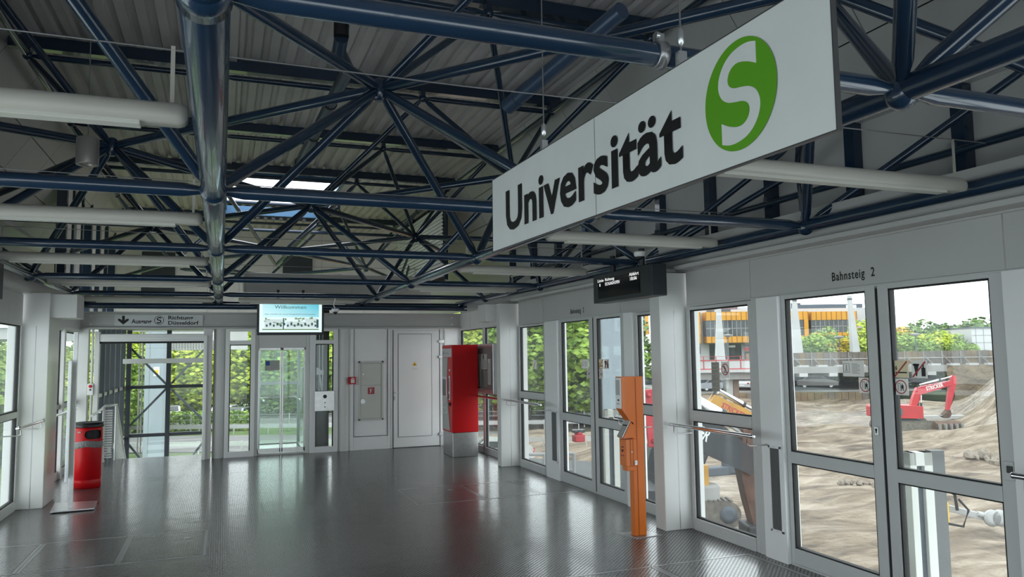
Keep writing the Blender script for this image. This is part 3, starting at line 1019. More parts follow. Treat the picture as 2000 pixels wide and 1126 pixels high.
# exit sign plate on the lintel
sg = thing('exit_sign', (-0.98, 14.0, 2.25), 'long white exit sign with arrow and route lettering on the lintel above the stairs', 'sign')
MB().box(-1.655, -0.31, 14.0, 14.015, 2.245, 2.43).build('plate', M['sign'], sg)
yq = 13.998
arrow = [(-1.545, 2.41), (-1.505, 2.41), (-1.505, 2.335), (-1.475, 2.36), (-1.445, 2.36), (-1.445, 2.335), (-1.525, 2.265), (-1.605, 2.335), (-1.605, 2.36), (-1.575, 2.36), (-1.545, 2.335)]
MB().prism(arrow, lambda u, v, w: (u, w, v), yq-0.001, yq+0.001).build('arrow', M['ink'], sg)
FX, FY = Vector((1, 0, 0)), Vector((0, 0, 1))
text('lettering', 'Ausgang', sg, M['ink'], (-1.405, yq, 2.285), FX, FY, width=0.30, height=0.07, bold=0.02)
text('lettering', 'Richtung', sg, M['ink'], (-0.85, yq, 2.352), FX, FY, width=0.385, height=0.062, bold=0.02)
text('lettering', 'D\u00fcsseldorf', sg, M['ink'], (-0.85, yq, 2.265), FX, FY, width=0.475, height=0.062, bold=0.02)
def ring_y(m, x, z, y, r0, r1, n=32):
    vs, fs = [], []
    for k in range(n):
        t = 2*math.pi*k/n
        vs += [(x+r0*math.cos(t), y, z+r0*math.sin(t)), (x+r1*math.cos(t), y, z+r1*math.sin(t))]
    for k in range(n):
        a, b = 2*k, 2*((k+1) % n)
        fs.append((a, b, b+1, a+1))
    return m.add(vs, fs)

S_HALF = [(.52, .80), (.32, .86), (.08, .87), (-.18, .82), (-.40, .69), (-.55, .48), (-.58, .26), (-.49, .07), (-.32, -.05), (-.10, -.11), (.10, -.15), (.25, -.23), (.30, -.36), (.24, -.50), (.10, -.58), (-.08, -.58), (-.30, -.51), (-.52, -.40)]
S_POLY = S_HALF+[(-a, -b) for a, b in S_HALF]
ring_y(MB(), -0.99, 2.338, yq, 0.066, 0.074).build('logo_ring', M['ink'], sg)
MB().prism([(-0.99+a*0.062, 2.338+b*0.062) for a, b in reversed(S_POLY)], lambda u, v, w: (u, w, v), yq-0.001, yq+0.001).build('logo_s', M['ink'], sg)
# ============================================================ ceiling: corrugated deck
def deck_profile(x0, x1, zb, pitch=0.19, dep=0.05):
    pts = []
    x = x0
    while x < x1-1e-6:
        for dx, z in ((0, zb), (0.095, zb), (0.115, zb+dep), (0.17, zb+dep), (0.19, zb)):
            pts.append((min(x+dx, x1), z))
        x += pitch
    return pts
def deck(x0, x1, y0, y1, zb=5.2):
    p = deck_profile(x0, x1, zb)
    m = MB()
    n = len(p)
    vs = [(a, y0, b) for a, b in p]+[(a, y1, b) for a, b in p]
    vs += [(a, y0, b+0.004) for a, b in p]+[(a, y1, b+0.004) for a, b in p]
    fs = []
    for i in range(n-1):
        if p[i] == p[i+1]: continue
        fs.append((i, i+1, n+i+1, n+i))
        fs.append((2*n+i, 2*n+i+1, 3*n+i+1, 3*n+i))
    fs += [(0, n, 3*n, 2*n), (n-1, 2*n-1, 4*n-1, 3*n-1)]
    m.add(vs, fs)
    return m
OPX0, OPX1, OPY0, OPY1 = 0.05, 2.15, 14.95, 18.5
YE = 22.0
m = MB()
m.box(-2.6, 4.7, -5.2, OPY0, 5.27, 5.33)
m.box(-2.6, OPX0, OPY0, OPY1, 5.27, 5.33)
m.box(OPX1, 4.7, OPY0, OPY1, 5.27, 5.33)
m.box(-2.6, 4.7, OPY1, YE+0.1, 5.27, 5.33)
m.box(4.36, 4.40, -5.1, YE, 5.17, 5.27).box(-2.26, -2.22, -5.1, YE, 5.17, 5.27)
ceil = struct('ceiling', m, M['deckm'], (1, 6, 5.3))
xw = 0.95
x = -2.2
while x < 4.3:
    x2 = min(x+xw, 4.34)
    deck(x, x2, -5.0, 7.9).build('deck_panel', M['deckm'], ceil)
    deck(x, x2, 7.9, OPY0-0.05).build('deck_panel', M['deckm'], ceil)
    deck(x, x2, OPY1+0.05, YE).build('deck_panel', M['deckm'], ceil)
    if x2 <= OPX0+0.1 or x >= OPX1-0.2: deck(x, x2, OPY0-0.05, OPY1+0.05).build('deck_panel', M['deckm'], ceil)
    x = x2
# light flashing strip beside the centre line, blue edge trims of the roof opening
MB().box(-0.02, 0.11, -5, OPY0-0.1, 5.165, 5.20).build('flashing', M['deckm'], ceil)
M['sblue'] = mat('sky_blue_trim', (0.06, 0.18, 0.34), 0.35)
m = MB()
m.box(OPX0-0.08, OPX1+0.08, OPY0-0.08, OPY0, 5.1, 5.36).box(OPX0-0.08, OPX1+0.08, OPY1, OPY1+0.08, 5.0, 5.2)
m.box(OPX0-0.08, OPX0, OPY0, OPY1, 5.1, 5.36).box(OPX1, OPX1+0.08, OPY0, OPY1, 5.1, 5.36)
m.build('opening_trim', M['sblue'], ceil)

# outer attic: side walls beyond the glazing line, ledges, inclined panels
def attic_side(sx, xi, xo, name_side, posts):
    """sx=+1 right; xi inner line, xo outer wall line"""
    m = MB()
    m.box(xi+0.04*sx, xo+0.1*sx, -5.1, 14.2, 2.74, 2.79)
    m.box(xo, xo+0.08*sx, -5.1, YE, 2.74, 3.78)
    m.box(xo+0.02*sx, xo-0.28*sx, -5.1, YE, 3.76, 3.82)
    m.add([(xi+0.13*sx, -5, 2.80), (xi+0.13*sx, 14.1, 2.80), (xo, 14.1, 3.0), (xo, -5, 3.0)], [(0, 1, 2, 3)])  # added sloped sheet, put in to catch light in the dark corner
    r = struct('wall_'+name_side, m, M['attic'], ((xi+xo)/2, 6, 2.8))
    y = -5.0
    while y < YE-0.2:
        y2 = y+1.2
        xt, zt, xb2, zb2 = xi-0.03*sx, 5.20, xo-0.26*sx, 3.80
        d = Vector((xb2-xt, 0, zb2-zt)).normalized()
        nrm = Vector((-d.z*sx, 0, d.x*sx))*0.02
        a, b = Vector((xt, 0, zt)), Vector((xb2, 0, zb2))
        bk_ = nrm*1.6
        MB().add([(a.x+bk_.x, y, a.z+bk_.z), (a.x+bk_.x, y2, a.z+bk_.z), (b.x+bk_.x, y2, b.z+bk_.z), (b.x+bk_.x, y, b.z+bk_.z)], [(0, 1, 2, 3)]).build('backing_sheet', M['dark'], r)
        for k in range(3):
            p, q = a.lerp(b, k/3)+d*0.006, a.lerp(b, (k+1)/3)-d*0.006
            m = MB()
            vs = []
            for yy in (y+0.006, y2-0.006):
                vs += [(p.x, yy, p.z), (q.x, yy, q.z), (q.x+nrm.x, yy, q.z+nrm.z), (p.x+nrm.x, yy, p.z+nrm.z)]
            m.add(vs, [(0, 1, 2, 3), (7, 6, 5, 4), (0, 4, 5, 1), (1, 5, 6, 2), (2, 6, 7, 3), (3, 7, 4, 0)])
            m.build('roof_panel', M['attic'], r)
        y = y2
    for yp in posts:
        p = MB().box(xo-0.10*sx, xo, yp-0.06, yp+0.06, 2.8, 3.76).build('wall_post', M['blue'], r, bev=0.004)
        MB().box(xo-0.03*sx, xo, yp+0.08, yp+0.11, 2.8, 3.76).box(xo-0.012*sx, xo, yp-1.0, yp-0.12, 2.86, 3.7).build('panel_joint', M['attic'], r)
        MB().box(xo-0.14*sx, xo-0.10*sx, yp+0.02, yp+0.06, 3.25, 3.30).build('bracket', M['alu'], r)
attic_side(1, 4.30, 5.45, 'right_upper', [-2.2, -1.1, 0, 1.05, 2.1, 3.15, 4.2, 5.3, 6.43, 7.5, 8.6, 9.7, 10.8, 11.9, 13.0, 14.1])
attic_side(-1, -2.2, -3.35, 'left_upper', [-2.2, -1.1, 0, 1.05, 2.1, 3.15, 4.2, 5.3, 6.43, 7.5, 8.6, 9.7, 10.8, 11.9, 13.0])
# far end wall of the attic and the grey casing above the lintel
m = MB().box(-3.4, 5.5, YE, YE+0.1, 2.4, 5.4)
m.box(-3.4, 5.5, -5.2, -5.1, 2.7, 5.4)
fe = struct('wall_far_upper', m, M['attic2'], (1, YE, 3))
MB().box(1.55, 2.35, YE-0.06, YE, 3.0, 4.5).box(-2.0, -1.2, YE-0.06, YE, 3.0, 4.5).build('dark_door', M['anthr'], fe)
for x in (-2.6, -0.4, 0.4, 1.3, 2.6, 3.8): MB().box(x, x+0.02, YE-0.012, YE, 2.4, 5.2).build('panel_joint', M['attic'], fe)
MB().box(0.36, 3.95, 15.0, 15.9, 2.75, 3.28).build('air_duct', M['attic'], fe, bev=0.01)
MB().box(1.6, 1.66, 14.985, 15.0, 2.75, 3.24).build('duct_seam', M['attic'], fe)
# slatted louvre screen high on the right beyond the lintel
louv = thing('louvre_screen', (4.16, 17.0, 3.3), 'slatted metal louvre screen high up behind the blue tubes', 'louvre')
for i in range(20):
    z = 3.3+i*0.075
    MB().bar((4.14, 14.75, z), (4.14, 18.9, z), 0.012, 0.055, upv=(-0.5, 0, 0.86)).build('slat', M['attic2'], louv)
for y in (14.72, 16.1, 17.5, 18.93): MB().box(4.17, 4.22, y-0.03, y+0.03, 3.2, 4.9).build('louvre_post', M['blue'], louv)
MB().box(4.225, 4.235, 14.7, 18.95, 3.2, 4.9).build('back_panel', M['dark'], louv)
# windows and posts on the left behind the lamps
m = MB()
for y in (14.3, 15.0, 15.9, 16.9, 18.0, 19.2, 20.5): m.box(-2.6, -2.45, y, y+0.12, 2.6, 5.1)
struct('trim_8', m, M['blue'], (-2.5, 17, 2.6))
m = MB()
for y in (14.5, 15.4, 17.2, 18.4): m.box(-2.5, -2.47, y, y+0.4, 2.6, 5.1)
struct('trim_9', m, M['attic2'], (-2.5, 17, 2.6))

# ============================================================ the blue space frame
XD, XB, XA, XC, ZL, ZU, ZP = -2.03, -0.06, 2.335, 4.19, 2.65, 3.8, 4.95
LX = [XD, XB, XA, XC]
LY = [-3.05, -0.5, 2.05, 4.62, 7.08, 9.87, 12.28, 13.98]
sf = thing('space_frame', (1.1, 4.6, 2.65), 'dark blue tubular space frame carrying the whole corrugated roof', 'roof truss')
SF = M['blue']
rY = {XD: 0.05, XB: 0.067, XA: 0.05, XC: 0.05}
for x in LX:
    for i in range(len(LY)-1):
        y0, y1 = LY[i], LY[i+1]
        if i == 0: y0 = -4.9
        r = rY[x]
        MB().rings([(x, y0+0.02, ZL), (x, y0+0.05, ZL), (x, y1-0.05, ZL), (x, y1-0.02, ZL)], [r*0.9, r, r, r*0.9], 24, True).build('chord_tube', M['bluet'], sf)
for x in LX:
    for i, y in enumerate(LY[:-1]):
        m = MB()
        if x == XB:
            m.lathe((x, y, ZL), [(0.055, -0.06), (0.073, -0.055), (0.073, 0.055), (0.055, 0.06)], 28, axis='y')
        else:
            m.sphere((x, y, ZL-0.012), 0.062, 18, 12)
        m.build('node', SF, sf)
        if x == LX[0]: xo = -3.25
        k = LX.index(x)
        if k < 3:
            MB().strut((x, y, ZL), (LX[k+1], y, ZL), 0.037 if abs(y-4.62) > 0.1 else 0.04, 14, 0.06, 0.10).build('chord_tube', SF, sf)
# dark edge tubes above the lintel
for (y, z) in ((13.7, 2.56), (13.98, 2.62)):
    MB().tube((-2.2, y, z), (4.3, y, z), 0.05, n=12).build('chord_tube', SF, sf)
UX = [-3.1, -1.05, 1.13, 3.2, 5.25]
UY = [-1.7, 0.78, 3.35, 5.85, 8.3, 10.8, 13.2, 15.7, 18.2, 20.7]
U = {}
for i, y in enumerate(UY):
    for c, x in enumerate(UX):
        if (i+c) % 2 == 1: U[(i, c)] = Vector((x, y, ZU if 0 < c < 4 else 3.45))
for (i, c), p in U.items():
    if 0 < c < 4:
        MB().lathe(p, [(0.03, -0.10), (0.055, -0.08), (0.06, 0.0), (0.055, 0.06), (0.03, 0.08)], 14).build('node', SF, sf)
    for dc in (-1, 1):
        q = U.get((i+1, c+dc))
        if q is not None and not (c in (0, 4) and q.y > 14):
            MB().strut(p, q, 0.042, 14).build('top_chord', SF, sf)
    # legs down to the four surrounding lower nodes
    for lx in LX:
        for ly in LY[:-1]:
            if abs(ly-p.y) < 1.7 and abs(lx-p.x) < 1.35 and 0 < c < 4:
                MB().strut(p, (lx, ly, ZL), 0.037, 14).build('strut', SF, sf)
            elif abs(ly-p.y) < 1.7 and abs(lx-p.x) < 1.35:
                MB().strut(p, (lx, ly, ZL), 0.030, 12).build('strut', SF, sf)
MB().strut((XA, 2.05, ZL), (3.2, 0.78, ZU), 0.037, 14).build('strut', SF, sf)
for (ly, uy) in ((4.62, 3.35), (7.08, 5.95), (9.87, 8.5), (2.05, 0.8)):
    MB().strut((XC, ly, ZL), (5.3, uy, 3.75), 0.03, 12).build('strut', SF, sf)
for x in (5.3, -3.2):
    MB().tube((x, -4.8, 3.22), (x, 13.9, 3.22), 0.032, n=12).build('edge_tube', SF, sf)
PX = [XD+0.03, XB, XA, 4.12]
PY = [-3.45, -0.95, 1.6, 4.1, 6.65, 9.22, 11.75, 14.3, 16.8, 19.3]
for j, y in enumerate(PY):
    if not (OPY0 < y < OPY1):
        MB().box(-2.2, 4.32, y+0.05, y+0.15, 5.06, 5.195).build('purlin', SF, sf)
        for k in range(3):
            MB().strut((PX[k], y, ZP), (PX[k+1], y, ZP), 0.033, 12).build('purlin_tube', SF, sf)
    for k, x in enumerate(PX):
        if k == 1: continue
        MB().sphere((x, y, ZP), 0.05, 12, 8).box(x-0.03, x+0.03, y-0.03, y+0.08, ZP, 5.1).build('node', SF, sf)
        if k in (0, 3) and j < len(PY)-1:
            MB().strut((x, y, ZP), (x, PY[j+1], ZP), 0.04, 14).build('top_chord', SF, sf)
        for (i, c), p in U.items():
            if 0 < c < 4 and abs(p.x-x) < 1.4 and abs(p.y-y) < 1.9:
                MB().strut((x, y, ZP), p, 0.032, 12).build('strut', SF, sf)
# outdoor-lit web under the roof opening
for (a, b) in (((-0.06, 15.2, 4.95), (1.13, 18.2, 3.8)), ((1.13, 18.2, 3.8), (2.3, 15.2, 4.95)), ((0.0, 18.2, 4.6), (4.1, 18.2, 4.6)), ((-1.05, 18.2, 3.8), (0.0, 18.9, 4.9)), ((0.0, 16.8, 4.95), (2.3, 16.8, 4.95)),
               ((1.13, 20.7, 3.8), (3.2, 21.6, 3.95)), ((-1.05, 20.9, 3.95), (1.13, 20.7, 3.8))):
    MB().strut(a, b, 0.04, 12).build('strut', SF, sf)
for k in range(5):
    MB().strut((3.4+0.28*k, 16.2+0.5*k, 2.9), (4.6+0.1*k, 18.5+0.5*k, 4.9), 0.03, 10).build('strut', SF, sf)

# rainwater pipe hanging through the deck and a pipe stub on the near tube
rp = thing('rainwater_pipe', (1.0, 6.6, 4.4), 'dark blue rainwater pipe slanting down from a flange in the roof deck', 'pipe')
pa, pb = Vector((1.12, 6.9, 5.0)), Vector((0.95, 11.4, 4.35))
MB().lathe((0.98, 6.9, 5.05), [(0.02, 0.11), (0.13, 0.10), (0.12, -0.02), (0.07, -0.06), (0.07, -0.42)], 20).build('flange', M['black'], rp)
MB().path([(0.98, 6.9, 4.62), (0.98, 7.05, 4.55), (1.12, 7.4, 4.52), (0.95, 11.4, 4.38)], 0.065, 16).build('pipe', M['pipeb'], rp)
m = MB()
for t in (0.25, 0.55, 0.85):
    c = Vector((1.12, 7.4, 4.52)).lerp(Vector((0.95, 11.4, 4.38)), t)
    m.lathe(c, [(0.075, -0.02), (0.075, 0.02)], 16, axis='y')
m.build('pipe_clamp', M['black'], rp)
MB().box(0.62, 1.28, 6.55, 7.25, 5.16, 5.2).build('cover_plate', M['deckm'], rp)

st = thing('pipe_stub', (1.85, 3.9, 3.3), 'short grey-blue capped pipe end slanting above the big hanging sign', 'pipe')
A_, B_ = at(992, 208, 5.0), at(1215, 20, 4.1)
d_ = (A_-B_).normalized()
MB().tube(B_, A_, 0.05, n=20).build('pipe', M['pipeb'], st)
MB().tube(A_-d_*0.12, A_, 0.054, n=20).build('end_cap', M['pipeb'], st)
cl = thing('pipe_clamp', (1.9, 2.05, 2.65), 'grey band clamp bolted round the nearest cross tube', 'clamp')
MB().lathe((1.30, 2.05, 2.65), [(0.041, -0.018), (0.045, -0.016), (0.045, 0.016), (0.041, 0.018)], 24, axis='x').build('band', M['seam'], cl)
MB().box(1.284, 1.316, 2.04, 2.06, 2.69, 2.72).lathe((1.275, 2.03, 2.705), [(0.012, 0), (0.012, 0.012)], 10, axis='x').build('bolt', M['alu'], cl)
# ============================================================ hanging things
def lamp(x0, x1, y, label, z=2.648):
    t = thing('tube_lamp', ((x0+x1)/2, y, z-0.06), label, 'ceiling lamp', 'unlit tube lamps hung across the hall')
    r = 0.050
    prof = [(r*math.cos(a), r*math.sin(a)) for a in [R(-20+i*220/14) for i in range(15)]]
    prof += [(-0.040, -0.036), (0.040, -0.036)]
    m = MB()
    rings = []
    n = len(prof)
    sect = [(x0, 0.55), (x0+0.012, 0.85), (x0+0.035, 1.0), (x1-0.035, 1.0), (x1-0.012, 0.85), (x1, 0.55)]
    vs = [(sx, y+a*k, z+b*k) for sx, k in sect for a, b in prof]
    fs = []
    for i in range(len(sect)-1):
        for k in range(n):
            fs.append((i*n+k, i*n+(k+1) % n, (i+1)*n+(k+1) % n, (i+1)*n+k))
    m.add(vs, fs, True)
    m.add(vs[:n], [tuple(range(n))]).add(vs[-n:], [tuple(range(n))])
    m.build('lamp_housing', M['cream'], t)
    MB().box(x0+0.17, x1-0.17, y-0.034, y+0.034, z-0.052, z-0.035).build('diffuser', M['diff'], t, bev=0.003)
    for x in (x0+0.10, x1-0.06): MB().box(x-0.008, x+0.008, y-0.003, y+0.003, z+0.04, 2.93).build('hanger', M['cream'], t)
LY_ = [3.2, 5.62, 8.1, 10.55, 12.9]
wh = ['nearest', 'second nearest', 'third', 'fourth', 'last']
for i, y in enumerate(LY_):
    if i == 4:
        lamp(-1.95, -0.13, 12.9, 'white tube lamp in the left row, farthest one just above the lintel', 2.605)
    else:
        lamp(-2.0 if i else -2.0, -0.14, y, ['white tube lamp in the left row, nearest and widest, beside the hanging spotlight', 'white tube lamp in the left row, second from the camera', 'white tube lamp in the left row, third from the camera, middle of the row', 'white tube lamp in the left row, fourth from the camera, before the farthest'][i])
for i, y in enumerate(LY_[:4]):
    lamp(2.2 if i == 0 else 2.45, 4.09 if i != 2 else 4.04, y, ['white tube lamp in the right row, nearest, coming out behind the big station sign', 'white tube lamp in the right row, second, above the black departure display', 'white tube lamp in the right row, third from the camera', 'white tube lamp in the right row, farthest, above the ticket machine'][i])
lamp(0.235, 2.09, 12.9, 'white tube lamp directly above the bright welcome screen', 2.605)
for i, y in enumerate(LY_):
    w = thing('steel_wire', (1, y, 2.9), ['thin steel wire above the nearest tube lamps', 'thin steel wire above the second line of tube lamps', 'thin steel wire above the third line of tube lamps', 'thin steel wire above the fourth line of tube lamps', 'thin steel wire above the farthest tube lamps'][i], 'wire')
    bpy.data.objects.remove(w)
    w = MB().tube((-2.2, y, 2.93), (1.0, y, 2.905), 0.0035, n=6, caps=False).tube((1.0, y, 2.905), (4.3, y, 2.93), 0.0035, n=6, caps=False).build('steel_wire', M['seam'], None, (1, y, 2.9))
    tag(w, ['thin steel wire strung over the nearest tube lamps', 'thin steel wire strung over the second line of tube lamps', 'thin steel wire strung over the third line of tube lamps', 'thin steel wire strung over the fourth line of tube lamps', 'thin steel wire strung over the farthest tube lamps'][i], 'wire', 'wires over the tube lamps')

# cylindrical spotlight
y = 6.0
t = thing('spotlight', (-0.93, y, 3.0), 'grey cylindrical spotlight hanging on a thin rod at the left', 'lamp')
c = at(171, 296, 5.25)
t.location = (c.x, c.y, c.z-0.1)
MB().lathe((c.x, c.y, c.z), [(0.045, -0.075), (0.05, -0.092), (0.071, -0.095), (0.073, -0.09), (0.073, 0.092), (0.07, 0.096), (0.0, 0.096)], 28).build('housing', M['spot'], t)
MB().lathe((c.x, c.y, c.z-0.06), [(0.0001, 0), (0.05, 0.0)], 20).build('lens', M['diff'], t)
MB().tube((c.x, c.y, c.z+0.09), (c.x-0.01, c.y, 5.2), 0.004, n=6).build('rod', M['seam'], t)

# big hanging station sign
bs = thing('station_sign', (1.326, 2.55, 2.22), 'large white hanging sign reading Universit\u00e4t with a green round S logo', 'sign')
SS = 0.68
SG = lambda u, v, w: (1.95*SS+w, (5.51-u)*SS, 1.7+(0.788-0.0115*u+v)*SS)   # u along reading direction, v up
W_, H_ = 3.53, 0.556
MB().prism([(0, 0), (W_, 0), (W_, H_), (0, H_)], SG, 0.0, 0.012).build('sign_board', M['sign'], bs)
m = MB()
for (a, b, c, d) in ((0, W_, -0.006, 0.0), (0, W_, H_, H_+0.005), (W_, W_+0.006, -0.006, H_+0.005), (-0.005, 0, -0.006, H_+0.005)):
    m.prism([(a, c), (b, c), (b, d), (a, d)], SG, -0.0015, 0.0135)
m.build('edge_profile', M['slateg'], bs)
MB().prism([(1.74, 0.0), (1.743, 0.0), (1.743, H_), (1.74, H_)], SG, -0.0015, 0.0).build('board_joint', M['seam'], bs)
xs = 1.95*SS-0.003
ex = Vector((0, -1, -0.0115)).normalized()
ey = Vector((0, 0, 1))
text('lettering', 'Universit\u00e4t', bs, M['ink'], (xs, 5.205*SS, 1.7+0.902*SS), ex, ey, width=2.31*SS, height=0.292*SS, bold=0.024, space=1.03)
cy, cz, rr = 2.485*SS, 1.7+1.035*SS, 0.228*SS
def disc(name, cy, cz, r, x, mt, n=56):
    return MB().prism([(r*math.cos(2*math.pi*k/n), r*math.sin(2*math.pi*k/n)) for k in range(n)], lambda u, v, w: (x-w, cy-u, cz+v), 0, 0.001).build(name, mt, bs)
disc('logo_disc', cy, cz, rr, xs, M['green'])
def smooth_poly(pts, n=4):
    out = []
    L = len(pts)
    for i in range(L-1):
        p0, p1, p2, p3 = pts[max(i-1, 0)], pts[i], pts[i+1], pts[min(i+2, L-1)]
        for k in range(n):
            t = k/n
            f = lambda a, b, c, d: 0.5*((2*b)+(-a+c)*t+(2*a-5*b+4*c-d)*t*t+(-a+3*b-3*c+d)*t**3)
            out.append((f(p0[0], p1[0], p2[0], p3[0]), f(p0[1], p1[1], p2[1], p3[1])))
    out.append(pts[-1])
    return out
SH = smooth_poly(S_HALF)
SP = SH+[(-a, -b) for a, b in SH]
MB().prism([(a*rr*0.98, b*rr*0.98) for a, b in reversed(SP)], lambda u, v, w: (xs-0.0012-w, cy-u, cz+v), 0, 0.001).build('logo_s', M['sign'], bs)
for (yy, zt) in ((4.55, 5.2), (2.93, 5.2)):
    zb = 1.7+(0.788-0.0115*(5.51-yy)+H_)*SS
    yy = yy*SS
    MB().tube((1.344, yy, zb), (1.344, yy, 5.15), 0.003, n=6).build('hanging_wire', M['seam'], bs)
    MB().box(1.330, 1.358, yy-0.012, yy+0.012, zb-0.04, zb+0.05).lathe((1.344, yy, zb+0.10), [(0.003, -0.03), (0.012, -0.02), (0.012, 0.02), (0.003, 0.03)], 10).build('wire_clamp', M['alu'], bs)

# departure display box
dd = thing('departure_display', (3.9, 6.9, 2.23), 'black departure display box with small white lettering, hung before the wall column', 'display')
MB().box(3.80, 3.965, 6.24, 7.46, 2.232, 2.535).build('display_housing', M['dhouse'], dd, bev=0.006)
MB().box(3.796, 3.801, 6.46, 7.34, 2.275, 2.485).build('display_window', M['dscr'], dd, bev=0)
for (s, yy, z, w, h) in (('Linie', 7.34, 2.452, 0.135, 0.03), ('Richtung', 7.17, 2.452, 0.20, 0.03), ('Abfahrt', 6.66, 2.455, 0.19, 0.032), ('1', 7.30, 2.405, 0.018, 0.03), ('EICHLINGHOFEN', 7.17, 2.405, 0.31, 0.032), ('18:06', 6.64, 2.41, 0.13, 0.034)):
    text('lettering', s, dd, M['led'], (3.794, yy, z), EXR, EYR, width=w, height=h, bold=0.01)
for yy in (6.55, 7.15): MB().tube((3.88, yy, 2.53), (3.88, yy, 2.72), 0.03, n=14).build('ceiling_bracket', M['dhouse'], dd)

ld_ = thing('departure_display', (-2.03, 7.9, 2.3), 'dark display box cut off by the left picture edge', 'display')
MB().box(-2.11, -1.955, 7.3, 8.46, 2.28, 2.62).build('display_housing', M['dhouse'], ld_, bev=0.006)
for yy in (7.5, 8.2): MB().tube((-2.03, yy, 2.62), (-2.03, yy, 2.72), 0.03, n=12).build('ceiling_bracket', M['dhouse'], ld_)

# Bahnsteig lettering on the fascia
for k, (yy, w) in enumerate(((4.445, 0.395), (9.035, 0.395))):
    pass
pl1 = [o for o in wr.children if o.name.startswith('fascia_panel')]
text('lettering', 'Bahnsteig  2', pl1[1], M['ink'], (4.2605, 4.447, 2.207), EXR, EYR, width=0.40, height=0.064, bold=0.016, space=1.15)
text('lettering', 'Bahnsteig  2', pl1[6], M['ink'], (4.2605, 9.035, 2.207), EXR, EYR, width=0.40, height=0.064, bold=0.016, space=1.15)

# welcome screen
ws = thing('welcome_screen', (1.05, 13.0, 2.08), 'lit flat screen reading Willkommen above the lift door', 'screen')
MB().box(0.525, 1.585, 12.98, 13.06, 2.055, 2.66).build('bezel', M['black'], ws, bev=0.006)
scr = MB().box(0.56, 1.548, 12.972, 12.981, 2.10, 2.62).build('screen_panel', M['scrw'], ws)
MB().box(0.605, 1.50, 12.968, 12.972, 2.345, 2.60).build('picture_sky', M['scrsky'], scr)
rp_ = random.Random(3)
m1, m2, m3 = MB(), MB(), MB()
def pbox(m, x, w, y, z0, z1): m.box(x, min(x+w, 1.50), y, y+0.001, z0, z1)
for (x, w, z0, z1) in ((0.64, 0.28, 2.17, 2.31), (0.98, 0.36, 2.17, 2.275), (1.28, 0.20, 2.17, 2.33)): pbox(m1, x, w, 12.966, z0, z1)
for i in range(40):
    x = 0.61+rp_.random()*0.86
    z = 2.20+rp_.random()*0.12
    pbox(m2, x, 0.02+0.03*rp_.random(), 12.964-0.0001*i if i % 3 else 12.967, z, z+0.012+0.02*rp_.random())
for i in range(15):
    x = 0.66+i*0.055
    pbox(m3, x, 0.028, 12.9595, 2.19+0.02*(i % 2), 2.225+0.03*(i % 2))
pbox(m3, 0.925, 0.018, 12.9595, 2.15, 2.33)
pbox(m3, 1.46, 0.035, 12.9595, 2.17, 2.31)
m1.build('picture_houses', M['scrw2'], scr)
m2.build('picture_trees', M['scrgr'], scr)['kind'] = 'stuff'
m3.build('picture_windows', M['scrdk'], scr)
MB().box(0.605, 1.50, 12.964, 12.968, 2.135, 2.156).build('picture_lawn', M['scrgr'], scr)
text('lettering', 'Willkommen', scr, M['scrdk'], (1.045, 12.965, 2.485), FX, FY, width=0.50, height=0.055, align='c', bold=0.0)
text('lettering', 'Hier entsteht ein neues Fahrgastinformationssystem', scr, M['scrdk'], (1.045, 12.965, 2.385), FX, FY, width=0.80, height=0.022, align='c', bold=0.0)
for x in (0.85, 1.25): MB().box(x-0.02, x+0.02, 13.02, 13.06, 2.6, 2.8).build('wall_mount', M['black'], ws)

# dome cameras
def dome2(x, y, z, label):
    t = thing('dome_camera', (x, y, z), label, 'camera')
    MB().lathe((x, y, z), [(0.001, 0.03), (0.055, 0.03), (0.06, 0.02), (0.058, -0.01), (0.045, -0.02)], 22).build('camera_base', M['white'], t)
    MB().sphere((x, y, z-0.02), 0.038, 18, 10).build('dome', M['black'], t)
    MB().tube((x+0.05, y, z+0.02), (x+0.05, y, 2.53), 0.01, n=10).build('bracket', M['white'], t)
def dome(x, y, z, label):
    if z > 2.6: return dome2(x, y, z, label)
    t = thing('dome_camera', (x, y, z), label, 'camera')
    MB().lathe((x, y, z), [(0.001, 0.03), (0.055, 0.03), (0.06, 0.02), (0.058, -0.01), (0.045, -0.02)], 22).build('camera_base', M['white'], t)
    MB().sphere((x, y, z-0.02), 0.038, 18, 10).build('dome', M['black'], t)
    MB().path([(x, y, z+0.02), (x-0.03, y, z+0.09), (x-0.01, y, z+0.15), (x, y, 2.63)], 0.008, 8).build('cable_arm', M['white'], t)
dome(1.675, 12.28, 2.42, 'white dome camera right of the welcome screen')
dome(3.86, 6.55, 2.66, 'white dome camera above the black departure display')

# ============================================================ lift behind the far wall
lf_ = thing('lift', (1.0, 15, 0), 'glass lift with double sliding glass doors in a grey steel frame', 'lift')
m = MB()
m.box(0.55, 0.60, 14.05, 14.2, 0, 2.15).box(1.41, 1.465, 14.05, 14.2, 0, 2.15).box(0.602, 1.408, 14.055, 14.18, 1.86, 2.149).box(0.55, 1.465, 14.1, 14.35, -0.02, 0.02)
m.build('door_frame', M['panel'], lf_, bev=0.003)
for (a, b) in ((0.60, 1.0), (1.01, 1.41)):
    d = MB().box(a, a+0.022, 14.19, 14.23, 0.03, 1.86).box(b-0.022, b, 14.19, 14.23, 0.03, 1.86).box(a, b, 14.19, 14.23, 0.03, 0.10).box(a, b, 14.19, 14.23, 1.82, 1.86)
    d = d.build('lift_door', M['steel'], lf_, bev=0.002)
    MB().box(a+0.022, b-0.022, 14.205, 14.215, 0.10, 1.82).build('pane', M['lglass'], d)
MB().box(0.72, 0.965, 14.196, 14.203, 1.46, 1.64).build('notice_card', M['stick'], lf_)
